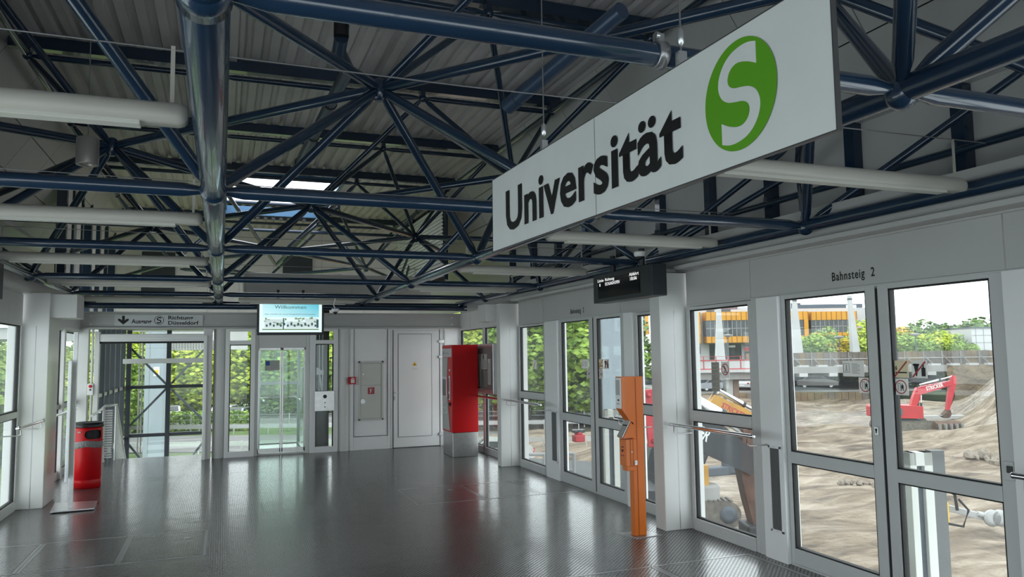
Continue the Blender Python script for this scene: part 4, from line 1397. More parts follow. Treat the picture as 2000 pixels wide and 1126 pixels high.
MB().box(0.735, 0.80, 14.193, 14.196, 1.55, 1.625).build('blue_symbol', M['bluep'], lf_)
m = MB()
for k in range(6): m.box(0.815, 0.95, 14.193, 14.196, 1.61-0.022*k, 1.615-0.022*k)
m.build('printed_lines', M['prink'], lf_)
m = MB()
for (x, y) in ((0.62, 14.35), (1.45, 14.35), (0.62, 15.85), (1.45, 15.85)):
    m.box(x-0.03, x+0.03, y-0.03, y+0.03, -4.1, 2.5)
for z in (-0.05, 1.15, 2.05, 2.45):
    m.box(0.6, 1.48, 15.82, 15.88, z, z+0.07)
    m.box(0.6, 0.66, 14.35, 15.85, z, z+0.07).box(1.42, 1.48, 14.35, 15.85, z, z+0.07)
m.build('shaft_frame', M['alu'], lf_, bev=0.003)
for (a, b, c, d) in ((0.65, 1.42, 15.845, 15.855), (0.625, 0.632, 14.38, 15.82), (1.445, 1.452, 14.38, 15.82)):
    MB().box(a, b, c, d, 0.0, 2.45).build('shaft_pane', M['lglass'], lf_)
m = MB().box(0.68, 1.40, 14.4, 15.75, -0.06, 0.0).box(0.68, 1.40, 14.4, 15.75, 2.12, 2.2)
m.build('cabin_floor', M['steel'], lf_)
m = MB().path([(0.72, 14.5, 0.92), (0.72, 15.7, 0.92), (1.36, 15.7, 0.92), (1.36, 14.5, 0.92)], 0.018, 8)
m.build('cabin_rail', M['chrome'], lf_)
MB().box(1.40, 1.47, 14.6, 15.0, 0.7, 1.5).build('cabin_panel', M['steel'], lf_)
MB().lathe((1.2, 15.0, 2.0), [(0.05, 0.1), (0.06, 0.02), (0.03, 0.0)], 12).build('cabin_lamp', M['alu'], lf_)
# guide rails and counterweight seen in the right-hand pane
cw = thing('lift_counterweight', (1.75, 14.8, 0), 'black lift counterweight and guide rails behind the narrow right pane', 'lift machinery')
MB().box(1.53, 1.80, 14.6, 14.72, -1.0, 0.78).build('weight', M['black'], cw, bev=0.005)
m = MB()
for x in (1.58, 1.64, 1.70, 1.76): m.box(x, x+0.018, 14.65, 14.68, 0.78, 2.6)
m.build('guide_rail', M['seam'], cw)
MB().box(1.55, 1.92, 14.9, 14.93, -1.5, 2.6).build('back_plate', M['dark'], cw)
m = MB().bar((1.62, 14.6, 1.38), (1.58, 14.6, 1.02), 0.05, 0.03).bar((1.70, 14.6, 1.38), (1.76, 14.6, 1.02), 0.05, 0.03).box(1.57, 1.78, 14.58, 14.62, 1.36, 1.44)
m.lathe((1.67, 14.58, 1.44), [(0.05, -0.02), (0.05, 0.02)], 16, axis='y')
m.build('pulley_bracket', M['seam'], cw)

# ============================================================ stair opening, far left
sx0, sx1, sye = -1.93, -0.2, 18.0
sg_ = thing('stair_enclosure', (-1.1, 16.5, -2), 'dark framed glass stair enclosure with crossed braces beyond the opening', 'stair enclosure')
m = MB()
for x in (-1.83, -1.06, -0.30): m.box(x-0.045, x+0.045, sye-0.05, sye+0.05, -2.6, 2.3)
m.build('post', M['anthr'], sg_)
for z in (1.10, 0.09, -1.0): MB().box(-1.83, -0.30, sye-0.035, sye+0.035, z-0.035, z+0.035).build('cross_rail', M['anthr'], sg_)
for (a, b, c, d) in ((-1.83, 1.95, -1.06, 1.10), (-0.30, 1.95, -1.06, 1.10), (-1.06, 1.10, -1.83, 0.25), (-1.06, 1.10, -0.30, 0.3), (-1.83, -0.05, -1.3, -0.75), (-0.30, -0.05, -0.8, -0.75)):
    MB().bar((a, sye+0.06, b), (c, sye+0.06, d), 0.045, 0.03, upv=(0, 1, 0)).build('brace', M['blgrey'], sg_)
for (z0, z1) in ((-1.0, 0.06), (0.13, 1.07), (1.14, 2.3)):
    for (a, b) in ((-1.785, -1.105), (-1.015, -0.345)):
        MB().box(a, b, sye-0.008, sye+0.002, z0, z1).build('pane', M['glass'], sg_)
MB().box(-1.72, -0.25, 15.9, 15.96, 1.61, 1.70).build('white_crossbar', M['white'], sg_, bev=0.004)
for y in (14.7, 15.3, 16.0, 16.8, 17.6):
    MB().box(-1.97, -1.86, y-0.05, y+0.05, -2.6, 2.3).build('post', M['anthr'], sg_)
    MB().box(-1.99, -1.95, y+0.10, y+0.14, -2.6, 2.3).build('light_post', M['alu'], sg_)
for z in (1.10, 0.05): MB().box(-1.94, -1.88, 14.3, 18.0, z-0.03, z+0.03).build('side_rail', M['alu'], sg_)
for (y0, y1) in ((14.35, 15.25), (15.35, 15.95), (16.05, 16.75), (16.85, 17.55)):
    MB().box(-1.925, -1.918, y0, y1, -1.0, 2.3).build('pane', M['glass'], sg_)
MB().box(-1.97, -0.2, 14.3, 18.05, 2.3, 2.36).build('soffit', M['attic'], sg_)
sr = thing('staircase', (-1.05, 16, -2), 'stairs going down behind the far left opening', 'stairs')
for k in range(12):
    MB().box(-1.85, -0.25, 14.75+0.28*k, 15.05+0.28*k, -0.17*(k+1)-0.05, -0.17*(k+1)).build('step', M['seam'], sr)
# white mesh balustrade
bl = thing('balustrade', (-1.75, 14.5, 0), 'white balustrade with mesh infill sloping down the stairs beside the red bin', 'railing')
m = MB()
m.path([(-1.80, 14.25, 0.02), (-1.80, 14.25, 0.90)], 0.02, 10)
m.path([(-1.86, 14.25, 0.86), (-1.78, 14.25, 0.93), (-1.66, 14.6, 0.93), (-1.66, 17.2, -0.95)], 0.022, 10)
m.path([(-1.66, 14.6, 0.93), (-1.66, 14.6, 0.0)], 0.018, 8)
m.path([(-1.66, 14.7, 0.0), (-1.66, 17.2, -1.75)], 0.02, 8)
m.build('rail_tube', M['white'], bl)
m = MB()
for k in range(30):
    t = k/30.0
    y = 14.6+2.5*t
    m.box(-1.664, -1.656, y-0.006, y+0.006, 0.02-1.72*t, 0.88-1.80*t)
for k in range(20):
    z = 0.05+0.042*k
    m.bar((-1.66, 14.6, z), (-1.66, 17.1, z-1.78), 0.006, 0.006)
o = m.build('mesh_infill', M['white'], bl)
o['kind'] = 'stuff'
m = MB()
for k in range(20): m.box(-1.79, -1.67, 14.245, 14.262, 0.08+0.04*k, 0.108+0.04*k)
o = m.build('front_infill', M['white'], bl)
o['kind'] = 'stuff'
MB().tube((-1.80, 13.0, 0.86), (-1.80, 14.0, 0.90), 0.02, n=10).box(-1.86, -1.80, 13.9, 13.92, 0.84, 0.87).build('entry_handrail', M['white'], bl)

# ============================================================ things on the floor and walls
# handrails
def rail(p, q, label, side):
    p, q = Vector(p), Vector(q)
    t = thing('handrail', (p+q)/2, label, 'handrail', 'steel handrails along the side walls')
    m = MB()
    m.tube(p, q, 0.0175, n=14)
    d = (q-p).normalized()
    m.sphere(p, 0.019, 12, 8).sphere(q, 0.019, 12, 8)
    m.build('rail_tube', M['chrome'], t)
    MB().tube(p+Vector((0.028*side, 0, -0.004)), q+Vector((0.028*side, 0, -0.004)), 0.009, n=10).build('rear_rod', M['chrome'], t)
    for c in (p+d*0.06, q-d*0.06):
        m = MB().path([c, c-Vector((0, 0, 0.07)), c+Vector((0.03*side, 0, -0.085)), c+Vector((0.20*side, 0, -0.085))], 0.006, 8)
        m.build('wall_bracket', M['steel'], t)
rail((4.03, 6.36, 1.005), (4.03, 5.16, 1.005), 'polished handrail before the fixed pane with the excavator view', 1)
rail((4.03, 10.92, 1.005), (4.03, 9.6, 1.005), 'polished handrail at the far fixed pane right of the poster case', 1)
rail((4.03, 13.3, 1.0), (4.03, 11.2, 1.0), 'polished handrail running behind the red ticket machine', 1)
rail((4.03, 7.45, 1.0), (4.03, 6.98, 1.0), 'short polished handrail behind the orange validator post', 1)
rail((4.05, 2.98, 1.0), (4.03, 1.8, 1.0), 'polished handrail end at the right picture edge beside the glass door', 1)
rail((-1.93, 10.3, 1.0), (-1.95, 9.3, 1.0), 'polished handrail on the left wall column', -1)
rail((-1.95, 12.6, 1.0), (-1.95, 10.95, 1.0), 'polished handrail behind the poster stand', -1)

# waste bin
wb_ = thing('waste_bin', (-1.655, 11.7, 0), 'round red waste bin with black lid and grey liner edge', 'bin')
bx, by = -1.655, 11.72
m = MB()
n = 40
r0 = 0.17
m.lathe((bx, by, 0), [(r0-0.012, 0.0), (r0, 0.01), (r0, 0.10), (r0-0.006, 0.115), (r0, 0.125), (r0, 0.565)], n)
m.lathe((bx, by, 0), [(r0+0.002, 0.60), (r0+0.002, 0.645)], n)
m.lathe((bx, by, 0), [(r0+0.002, 0.765), (r0+0.002, 0.80), (r0-0.01, 0.805)], n)
# slot band: wall with an opening facing right-front
vs, fs = [], []
a0, a1 = R(-98), R(-22)
K = 36
for k in range(K+1):
    a = a1+(a0+2*math.pi-a1)*k/K
    for z in (0.645, 0.765): vs.append((bx+(r0+0.002)*math.cos(a), by+(r0+0.002)*math.sin(a), z))
for k in range(K): fs.append((2*k, 2*k+2, 2*k+3, 2*k+1))
m.add(vs, fs, True)
m.build('bin_body', M['red'], wb_)
m = MB()
for (e, sgn) in ((a0, 1), (a1, -1)):
    pts = []
    vs = []
    for k in range(9):
        t = R(-90+22.5*k)
        zz = 0.705+0.06*math.sin(t)
        da = sgn*(0.06-0.06*math.cos(t))/r0*1.0
        a = e+da
        vs.append((bx+(r0+0.0025)*math.cos(a), by+(r0+0.0025)*math.sin(a), zz))
        a = e-sgn*0.02
        vs.append((bx+(r0+0.0025)*math.cos(a), by+(r0+0.0025)*math.sin(a), zz))
    m.add(vs, [(2*k, 2*k+1, 2*k+3, 2*k+2) for k in range(8)])
m.build('slot_corner', M['red'], wb_)
MB().lathe((bx, by, 0), [(r0-0.02, 0.60), (r0-0.02, 0.80)], 24).build('inner_shell', M['dark'], wb_)
MB().lathe((bx, by, 0), [(r0+0.012, 0.80), (r0+0.014, 0.805), (r0+0.014, 0.855), (r0-0.005, 0.862), (r0-0.02, 0.855), (0.0, 0.85)], n).build('lid', M['black'], wb_, )
m = MB()
rb = random.Random(2)
prof = []
vs, fs = [], []
for i, (rr_, z) in enumerate(((r0+0.004, 0.53), (r0+0.012, 0.545), (r0+0.008, 0.565), (r0+0.013, 0.59), (r0+0.005, 0.615))):
    for k in range(48):
        a = 2*math.pi*k/48
        vs.append((bx+(rr_+0.004*rb.random())*math.cos(a), by+(rr_+0.004*rb.random())*math.sin(a), z+0.01*math.sin(3*a)+0.006*rb.random()))
for i in range(4):
    for k in range(48): fs.append((i*48+k, i*48+(k+1) % 48, (i+1)*48+(k+1) % 48, (i+1)*48+k))
m.add(vs, fs, True)
m.build('bin_liner', M['bag'], wb_)
MB().box(-1.76, -1.725, by-r0-0.001, by-r0+0.02, 0.735, 0.75).build('small_plate', M['paper'], wb_)

# poster stand
ps = thing('poster_stand', (-1.6, 10.15, 0), 'slim aluminium poster stand with flat base plate, seen edge on', 'stand')
m = MB()
base = [(-1.75, 9.89), (-1.32, 9.92), (-1.36, 10.42), (-1.81, 10.47)]
m.prism(base, lambda u, v, w: (u, v, w), 0.012, 0.024)
m.build('base_plate', M['alu'], ps, bev=0.002)
m = MB()
for (a, b) in base:
    a2, b2 = -1.56+(a+1.56)*0.85, 10.17+(b-10.17)*0.85
    m.lathe((a2, b2, 0), [(0.015, 0), (0.015, 0.013)], 10)
m.build('foot', M['gasket'], ps)
MB().box(-1.60, -1.555, 10.02, 10.06, 0.024, 2.02).build('pole', M['alu'], ps, bev=0.003)
pf0, pf1 = Vector((-1.575, 9.72, 0)), Vector((-1.70, 10.65, 0))
m = MB()
dv = (pf1-pf0).normalized()
nn = Vector((dv.y, -dv.x, 0))*0.014
for (a, b) in ((0.36, 0.39), (1.66, 1.69)):
    m.bar(pf0+Vector((0, 0, (a+b)/2)), pf1+Vector((0, 0, (a+b)/2)), 0.03, b-a)
for p in (pf0, pf1): m.box(p.x-0.016, p.x+0.016, p.y-0.016, p.y+0.016, 0.36, 1.69)
m.build('poster_frame', M['alu'], ps, bev=0.003)
a, b = pf0+nn*0.2, pf1+nn*0.2
MB().add([(a.x, a.y, 0.39), (b.x, b.y, 0.39), (b.x, b.y, 1.66), (a.x, a.y, 1.66), (a.x+0.006, a.y, 0.39), (b.x+0.006, b.y, 0.39), (b.x+0.006, b.y, 1.66), (a.x+0.006, a.y, 1.66)],
         [(0, 1, 2, 3), (7, 6, 5, 4), (0, 4, 5, 1), (1, 5, 6, 2), (2, 6, 7, 3), (3, 7, 4, 0)]).build('poster', M['poster'], ps)

# ticket machine
tm = thing('ticket_machine', (3.84, 12.6, 0), 'tall red ticket machine on a steel plinth, grey front with screen', 'ticket machine')
x0, x1, y0, y1 = 3.60, 4.06, 12.31, 12.91
MB().box(x0+0.01, x1-0.01, y0+0.01, y1-0.01, 0, 0.40).build('plinth', M['steel'], tm, bev=0.006)
MB().box(x0, x1, y0, y1, 0.40, 1.86).build('case', M['red'], tm, bev=0.012)
xf = x0-0.003
MB().box(xf-0.002, x0+0.002, y0+0.03, y1-0.03, 1.66, 1.80).build('header_plate', M['alu'], tm, bev=0.002)
pg = [(-(y1-0.025), 1.65), (-(y0+0.24), 1.65), (-(y0+0.30), 1.25), (-(y0+0.27), 0.95), (-(y0+0.13), 0.43), (-(y1-0.025), 0.43)]
MB().prism(pg, lambda u, v, w: (w, -u, v), xf-0.003, x0+0.002).build('front_plate', M['tmg'], tm)
MB().box(xf-0.012, xf, y1-0.29, y1-0.05, 0.98, 1.32).build('screen_frame', M['alu'], tm, bev=0.004)
MB().box(xf-0.015, xf-0.011, y1-0.27, y1-0.07, 1.0, 1.28).build('screen', M['dscr'], tm)
MB().box(xf-0.012, xf, y0+0.09, y0+0.17, 0.94, 1.34).build('card_column', M['alu'], tm, bev=0.004)
MB().box(xf-0.015, xf-0.011, y0+0.105, y0+0.155, 1.08, 1.31).build('card_window', M['dscr'], tm)
MB().box(xf-0.016, xf-0.012, y0+0.11, y0+0.15, 0.96, 1.04).build('card_reader', M['black'], tm)
MB().box(xf-0.014, xf, y0+0.09, y0+0.17, 0.84, 0.90).lathe((xf-0.02, y0+0.13, 0.87), [(0.018, 0), (0.018, 0.02)], 12, axis='x').build('coin_slot', M['black'], tm)
MB().box(xf-0.004, xf, y0+0.09, y0+0.17, 1.42, 1.45).build('label_plate', M['paper'], tm)
MB().box(xf-0.012, xf, y1-0.28, y1-0.06, 0.70, 0.80).build('tray_frame', M['alu'], tm, bev=0.003)
MB().box(xf-0.014, xf-0.010, y1-0.265, y1-0.075, 0.715, 0.785).build('tray', M['tmg'], tm)
text('lettering', 'DB', tm, M['prink'], (xf-0.003, y1-0.06, 1.70), EXR, EYR, width=0.09, height=0.055, bold=0.02)
text('lettering', 'Fahrkarten', tm, M['prink'], (xf-0.003, y1-0.20, 1.705), EXR, EYR, width=0.22, height=0.035)

# poster case on the wall between machine and column
pc = thing('poster_case', (4.2, 12.2, 1.05), 'grey glazed notice case with timetables right of the ticket machine', 'notice case')
m = MB().box(4.12, 4.24, 11.72, 12.76, 1.05, 1.87)
m.build('case_body', M['alu'], pc, bev=0.006)
MB().box(4.114, 4.121, 11.79, 12.70, 1.12, 1.80).build('backing', M['prink'], pc)
m = MB()
rq = random.Random(5)
MB().box(4.112, 4.114, 12.32, 12.63, 1.15, 1.70).build('notice_sheet', M['paper'], pc)
MB().box(4.112, 4.114, 12.00, 12.29, 1.45, 1.70).build('notice_sheet', M['paper'], pc)
MB().box(4.112, 4.114, 11.98, 12.20, 1.15, 1.42).build('notice_sheet', M['cardg'], pc)
MB().box(4.112, 4.114, 11.82, 11.96, 1.20, 1.62).build('notice_sheet', M['paper'], pc)
for (ya, yb, za, zb) in ((12.34, 12.61, 1.17, 1.68), (12.02, 12.27, 1.47, 1.60), (11.84, 11.94, 1.22, 1.55)):
    z = za
    while z < zb:
        m.box(4.1105, 4.112, ya+0.1*(yb-ya)*rq.random(), yb, z, z+0.006)
        z += 0.017
m.box(4.1105, 4.112, 12.14, 12.22, 1.61, 1.69)
m.build('printed_lines', M['prink'], pc)
MB().box(4.113, 4.1145, 12.50, 12.62, 1.735, 1.77).build('header_logo', M['bluep'], pc)
MB().box(4.106, 4.108, 11.78, 12.71, 1.11, 1.81).build('pane', M['glass'], pc)

# orange validator post
vp_ = thing('ticket_validator', (3.67, 6.37, 0), 'orange ticket validator post with card reader and box on a steel foot', 'validator')
MB().prism([(3.50, 6.52), (3.585, 6.26), (3.86, 6.28), (3.80, 6.50)], lambda u, v, w: (u, v, w), 0.0, 0.006).build('foot_plate', M['seam'], vp_)
MB().box(3.600, 3.72, 6.33, 6.41, 0.006, 1.47).build('post', M['orange'], vp_, bev=0.004)
hd = [(3.485, 1.47), (3.600, 1.47), (3.600, 1.02), (3.555, 1.075), (3.485, 1.17)]
MB().prism(hd, lambda u, v, w: (u, w, v), 6.315, 6.425).build('reader_hood', M['orange'], vp_, bev=0.004)
MB().box(3.476, 3.486, 6.318, 6.422, 1.175, 1.462).build('reader_face', M['white'], vp_, bev=0.004)
# front face looks along -x and slightly towards the camera
MB().box(3.473, 3.477, 6.335, 6.405, 1.30, 1.44).build('reader_screen', M['tmg'], vp_)
MB().box(3.473, 3.477, 6.35, 6.375, 1.245, 1.262).build('status_light', M['black'], vp_)
MB().box(3.473, 3.477, 6.35, 6.39, 1.215, 1.223).build('small_label', M['prink'], vp_)
sl = [(3.49, 0.905), (3.600, 0.905), (3.600, 1.045), (3.575, 1.055)]
MB().prism(sl, lambda u, v, w: (u, w, v), 6.315, 6.425).build('stamp_slot_body', M['orange'], vp_)
a, b = Vector((3.487, 0, 0.912)), Vector((3.572, 0, 1.058))
n_ = Vector((-(b.z-a.z), 0, (b.x-a.x))).normalized()*0.006
MB().add([(p.x, yy, p.z) for yy in (6.318, 6.422) for p in (a, b, b+n_, a+n_)], [(0, 1, 2, 3), (7, 6, 5, 4), (0, 4, 5, 1), (1, 5, 6, 2), (2, 6, 7, 3), (3, 7, 4, 0)]).build('stamp_plate', M['steel'], vp_)
m = MB()
for k in range(4):
    c = a.lerp(b, 0.7)+n_*1.2
    m.box(c.x-0.004, c.x+0.004, 6.335+0.02*k, 6.345+0.02*k, c.z-0.005, c.z+0.005)
m.build('plate_marks', M['ink'], vp_)
MB().box(3.50, 3.615, 6.285, 6.40, 0.65, 0.895).build('ticket_box', M['orange'], vp_, bev=0.004)
MB().box(3.515, 3.60, 6.30, 6.39, 0.605, 0.65).build('box_bottom', M['orange'], vp_, bev=0.004)
MB().box(3.494, 3.501, 6.29, 6.395, 0.655, 0.89).build('box_lid', M['orange'], vp_, bev=0.002)
MB().prism([(-6.365, 0.800), (-6.315, 0.800), (-6.34, 0.775)], lambda u, v, w: (w, -u, v), 3.491, 3.494).box(3.491, 3.494, 6.32, 6.36, 0.82, 0.828).build('box_arrow', M['ink'], vp_)
MB().box(3.491, 3.494, 6.315, 6.37, 0.74, 0.75).build('red_mark', M['dred'], vp_)
MB().box(3.585, 3.612, 6.278, 6.286, 0.66, 0.70).lathe((3.598, 6.272, 0.68), [(0.008, 0), (0.008, 0.01)], 10, axis='y').build('lock', M['alu'], vp_)
MB().lathe((3.56, 6.281, 0.78), [(0.006, 0), (0.006, 0.005)], 10, axis='y').build('rivet', M['alu'], vp_)
MB().box(3.545, 3.548, 6.283, 6.286, 0.655, 0.89).box(3.572, 3.574, 6.283, 6.286, 0.655, 0.89).build('box_seam', M['dorange'], vp_)
MB().box(3.640, 3.643, 6.327, 6.331, 0.01, 1.46).build('post_groove', M['dorange'], vp_)
# ============================================================ OUTSIDE
HD, RD = Vector((math.sin(YAW), math.cos(YAW), 0)), Vector((math.cos(YAW), -math.sin(YAW), 0))
def OUT(L, D, z=0.0): return RD*L+HD*D+Vector((0, 0, z))
def LL(px, D): return at(px, 640, D).dot(RD)
def ZZ(px, v, D): return at(px, v, D).z
GZ = -4.1
from mathutils import noise as mn

def grid(name, L0, L1, D0, D1, nL, nD, hf, mt):
    vs = []
    for j in range(nD+1):
        for i in range(nL+1):
            L, D = L0+(L1-L0)*i/nL, D0+(D1-D0)*(j/nD)**1.5
            p = OUT(L, D, 0)
            vs.append((p.x, p.y, hf(L, D)))
    fs = [(j*(nL+1)+i, j*(nL+1)+i+1, (j+1)*(nL+1)+i+1, (j+1)*(nL+1)+i) for j in range(nD) for i in range(nL)]
    m = MB()
    m.add(vs, fs, True)
    return struct(name, m, mt, (0, 0, GZ))
def sst(x, a, b):
    t = min(1, max(0, (x-a)/(b-a)))
    return t*t*(3-2*t)
def hpit(L, D):
    n = mn.noise(Vector((L*0.11, D*0.11, 0)))*0.35+mn.noise(Vector((L*0.45, D*0.45, 3)))*0.12+mn.noise(Vector((L*1.3, D*1.3, 7)))*0.05
    h = GZ+n
    k = L/max(D, 1)
    h += 6.0*sst(k, 0.555, 0.72)*sst(D, 40, 68)
    h += mn.noise(Vector((L*0.22, D*0.5, 11)))*0.35*sst(D, 18, 30)
    h += 0.9*max(0, mn.noise(Vector((L*0.09+5, D*0.16, 2))))*sst(D, 45, 58)
    h += 0.5*sst(k, 0.555, 0.66)*mn.noise(Vector((L*0.3, D*0.3, 5)))
    h += 0.5*sst(D, 60, 76)*(1-sst(k, 0.5, 0.56))
    return h
grid('ground', -6, 75, 4, 82, 220, 200, hpit, M['dirt'])
grid('ground_verge', -95, -4, 4, 150, 40, 40, lambda L, D: GZ-0.02+0.05*mn.noise(Vector((L*.3, D*.3, 0))), M['grass'])
grid('ground_far', -5, 140, 80, 170, 10, 10, lambda L, D: GZ-0.1, M['grass'])
for (n, D0, D1, L0, L1) in (('road', 47.5, 57, -70, 2), ('parking_ground', 66, 76, -70, 6)):
    m = MB()
    a, b, c, d = OUT(L0, D0), OUT(L1, D0), OUT(L1, D1), OUT(L0, D1)
    m.add([(p.x, p.y, z) for z in (GZ-0.1, GZ+0.07) for p in (a, b, c, d)], [(3, 2, 1, 0), (4, 5, 6, 7), (0, 1, 5, 4), (1, 2, 6, 5), (2, 3, 7, 6), (3, 0, 4, 7)])
    struct(n, m, M['asph'], (0, 0, GZ))

class OB(MB):
    """builder whose boxes are laid out along the hoarding line: L across, D away, z up"""
    def obox(s, L0, L1, D0, D1, z0, z1, mi=0):
        if L0 > L1: L0, L1 = L1, L0
        vs = [OUT(L, D, z) for z in (z0, z1) for D in (D0, D1) for L in (L0, L1)]
        return s.add(vs, [(0, 2, 3, 1), (4, 5, 7, 6), (0, 1, 5, 4), (2, 6, 7, 3), (0, 4, 6, 2), (1, 3, 7, 5)], mi=mi)
rr = random.Random(11)

# ---- upper hoarding on the slab, slab and columns, lower hoarding
DH = 80.0
zt, zb = ZZ(1740, 686, DH), ZZ(1740, 713, DH)
hu = thing('upper_hoarding', OUT(LL(1740, DH), DH, zb), 'long grey weathered board hoarding with raking props on the concrete deck', 'hoarding')
L = LL(1455, DH)
while L < LL(1975, DH):
    w = 0.62
    OB().obox(L, L+w-0.03, DH-rr.random()*0.03, DH+0.06, zb, zt+rr.uniform(-0.03, 0.03)).build('plank', M['wood'] if rr.random() < 0.8 else M['wood2'], hu)
    L += w
L = LL(1545, DH)
while L < LL(1970, DH):
    m = OB().obox(L-0.04, L+0.04, DH-0.12, DH, zb-0.3, zt+0.02)
    m.bar(OUT(L+0.9, DH-0.6, zb-0.05), OUT(L+0.05, DH-0.1, zb+1.0), 0.08, 0.08)
    m.build('prop', M['wind2'], hu)
    OB().obox(L+0.3, L+1.3, DH-1.0, DH-0.3, zb-0.08, zb+0.14).build('counterweight', M['conw'], hu)
    L += 1.95
OB().obox(LL(1545, DH), LL(1970, DH), DH-0.14, DH-0.08, zb+0.72, zb+0.78).build('waler', M['conw'], hu)
dk = thing('parking_deck', OUT(LL(1650, DH), DH, -2.6), 'concrete parking deck with dark open storey under the grey hoarding', 'parking deck')
zs0 = ZZ(1700, 726, DH)
OB().obox(LL(1480, DH), LL(1830, DH), DH-1.4, DH+22, zs0, zb-0.02).build('deck_slab', M['conc'], dk)
OB().obox(LL(1330, DH), LL(1480, DH), DH+2, DH+22, zs0, zb-0.02).build('deck_slab', M['conc'], dk)
OB().obox(LL(1300, DH), LL(1830, DH), DH-0.1, DH+22, -2.75, -2.55).build('floor_slab', M['conc'], dk)
OB().obox(LL(1300, DH), LL(1830, DH), DH+19, DH+19.3, -2.55, zs0).build('back_wall', M['slate'], dk)
for px in (1555, 1612, 1690, 1745, 1800):
    OB().obox(LL(px-8, DH), LL(px+8, DH), DH-1.5, DH+3, zs0-0.35, zs0).build('cantilever', M['conw'], dk)
for px in (1500, 1575, 1665, 1730, 1790, 1440, 1380):
    OB().obox(LL(px-3, DH), LL(px+3, DH), DH+6, DH+6.6, -2.55, zs0).build('pillar', M['conc'], dk)
hl = thing('lower_hoarding', OUT(LL(1600, DH), DH-1, GZ), 'brown timber hoarding at the far edge of the building pit', 'hoarding')
L = LL(1330, DH)
zt2 = ZZ(1640, 765, DH-1)
while L < LL(1715, DH-1):
    w = 0.70
    OB().obox(L, L+w-0.04, DH-1-rr.random()*0.04, DH-0.94, GZ-0.2, zt2+rr.uniform(-0.05, 0.05)).build('plank', M['wood2'] if rr.random() < 0.75 else M['wood'], hl)
    L += w
OB().obox(LL(1330, DH), LL(1830, DH), DH-1.3, DH-1.12, ZZ(1700, 797, DH), ZZ(1700, 794, DH)).build('red_pipe', M['dred'], hl)
# earth wall
ew = OB()
n = 26
vs = []
for j in range(9):
    for i in range(n+1):
        Lx = LL(1832, DH)+(LL(1990, DH)-LL(1832, DH))*i/n
        z = GZ-0.5+(zb-0.1-GZ+0.5)*j/8
        vs.append(OUT(Lx, DH-0.9+0.5*mn.noise(Vector((Lx*0.6, z*0.8, 1)))-0.08*(8-j), z))
ew.add(vs, [(j*(n+1)+i, j*(n+1)+i+1, (j+1)*(n+1)+i+1, (j+1)*(n+1)+i) for j in range(8) for i in range(n)], True)
struct('earth_wall', ew, M['bank'], OUT(LL(1890, DH), DH, GZ))
struct('earth_plateau', OB().obox(LL(1832, DH), LL(2010, DH), DH-0.9, DH+30, zb-1.0, zb-0.05), M['bank'], OUT(LL(1890, DH), DH, zb))

# ---- bridge with red railing on the left
DB_ = 62.0
br = thing('footbridge', OUT(LL(1410, DB_), DB_, GZ), 'grey concrete bridge with white and red parapet left in the window', 'bridge')
z1, z0 = ZZ(1410, 704, DB_), ZZ(1410, 720, DB_)
for k in range(9):
    La = LL(1300, DB_)+k*1.0
    OB().obox(La+0.04, La+0.96, DB_, DB_+0.05, z0, z1).build('parapet_panel', M['conw'], br)
OB().obox(LL(1300, DB_), LL(1515, DB_), DB_-0.05, DB_+0.0, z1, z1+0.07).obox(LL(1300, DB_), LL(1515, DB_), DB_-0.05, DB_, z0-0.05, z0+0.03).build('red_rail', M['dred'], br)
m = OB()
for k in range(10): m.obox(LL(1300, DB_)+k*1.0-0.03, LL(1300, DB_)+k*1.0+0.03, DB_-0.04, DB_+0.06, z0, z1+0.35)
m.obox(LL(1300, DB_), LL(1515, DB_), DB_, DB_+0.03, z1+0.33, z1+0.36)
m.build('railing_post', M['dred'], br)
OB().obox(LL(1290, DB_), LL(1520, DB_), DB_-0.2, DB_+5, ZZ(1410, 727, DB_), z0-0.05).build('deck_edge', M['conw'], br)
OB().obox(LL(1290, DB_), LL(1540, DB_), DB_+0.2, DB_+5, ZZ(1410, 741, DB_), ZZ(1410, 727, DB_)).build('deck_beam', M['conc'], br)
for (a, b, mt) in ((1421, 1434, 'conw'), (1435, 1446, 'brick')):
    OB().obox(LL(a, DB_), LL(b, DB_), DB_+1, DB_+2, GZ, ZZ(1410, 741, DB_)).build('pier', M[mt], br)

# ---- orange and white building
DF = 112.0
def zf(v): return ZZ(1500, v, DF)
bd = thing('campus_building', OUT(LL(1500, DF), DF, -3), 'white university building with orange framed window bays', 'building')
OB().obox(LL(1325, DF), LL(1705, DF), DF, DF+14, -3, zf(603)).build('facade', M['facade'], bd)
OB().obox(LL(1325, DF), LL(1545, DF), DF+4, DF+14, zf(603), zf(596)).build('roof_storey', M['facade'], bd)
OB().obox(LL(1400, DF), LL(1450, DF), DF+2, DF+9, zf(603), zf(588)).build('plum_roof_box', M['plum'], bd)
OB().obox(LL(1583, DF), LL(1611, DF), DF+9, DF+16, zf(604), zf(585)).build('roof_plant_room', M['slate'], bd)
OB().obox(LL(1560, DF), LL(1705, DF), DF+3, DF+14, zf(603), zf(593)).build('slate_roof', M['slate'], bd)
for (a, b) in ((1672, 1680), (1684, 1692)): OB().obox(LL(a, DF), LL(b, DF), DF+2.9, DF+3.05, zf(602), zf(595)).build('roof_window', M['paper'], bd)
for (a, b) in ((1381, 1396), (1405, 1428)):
    for k in range(5):
        OB().obox(LL(a, DF), LL(b, DF), DF-0.1, DF, zf(607-k*1.2)+0.0, zf(606.5-k*1.2)).build('louvre', M['slate'], bd)
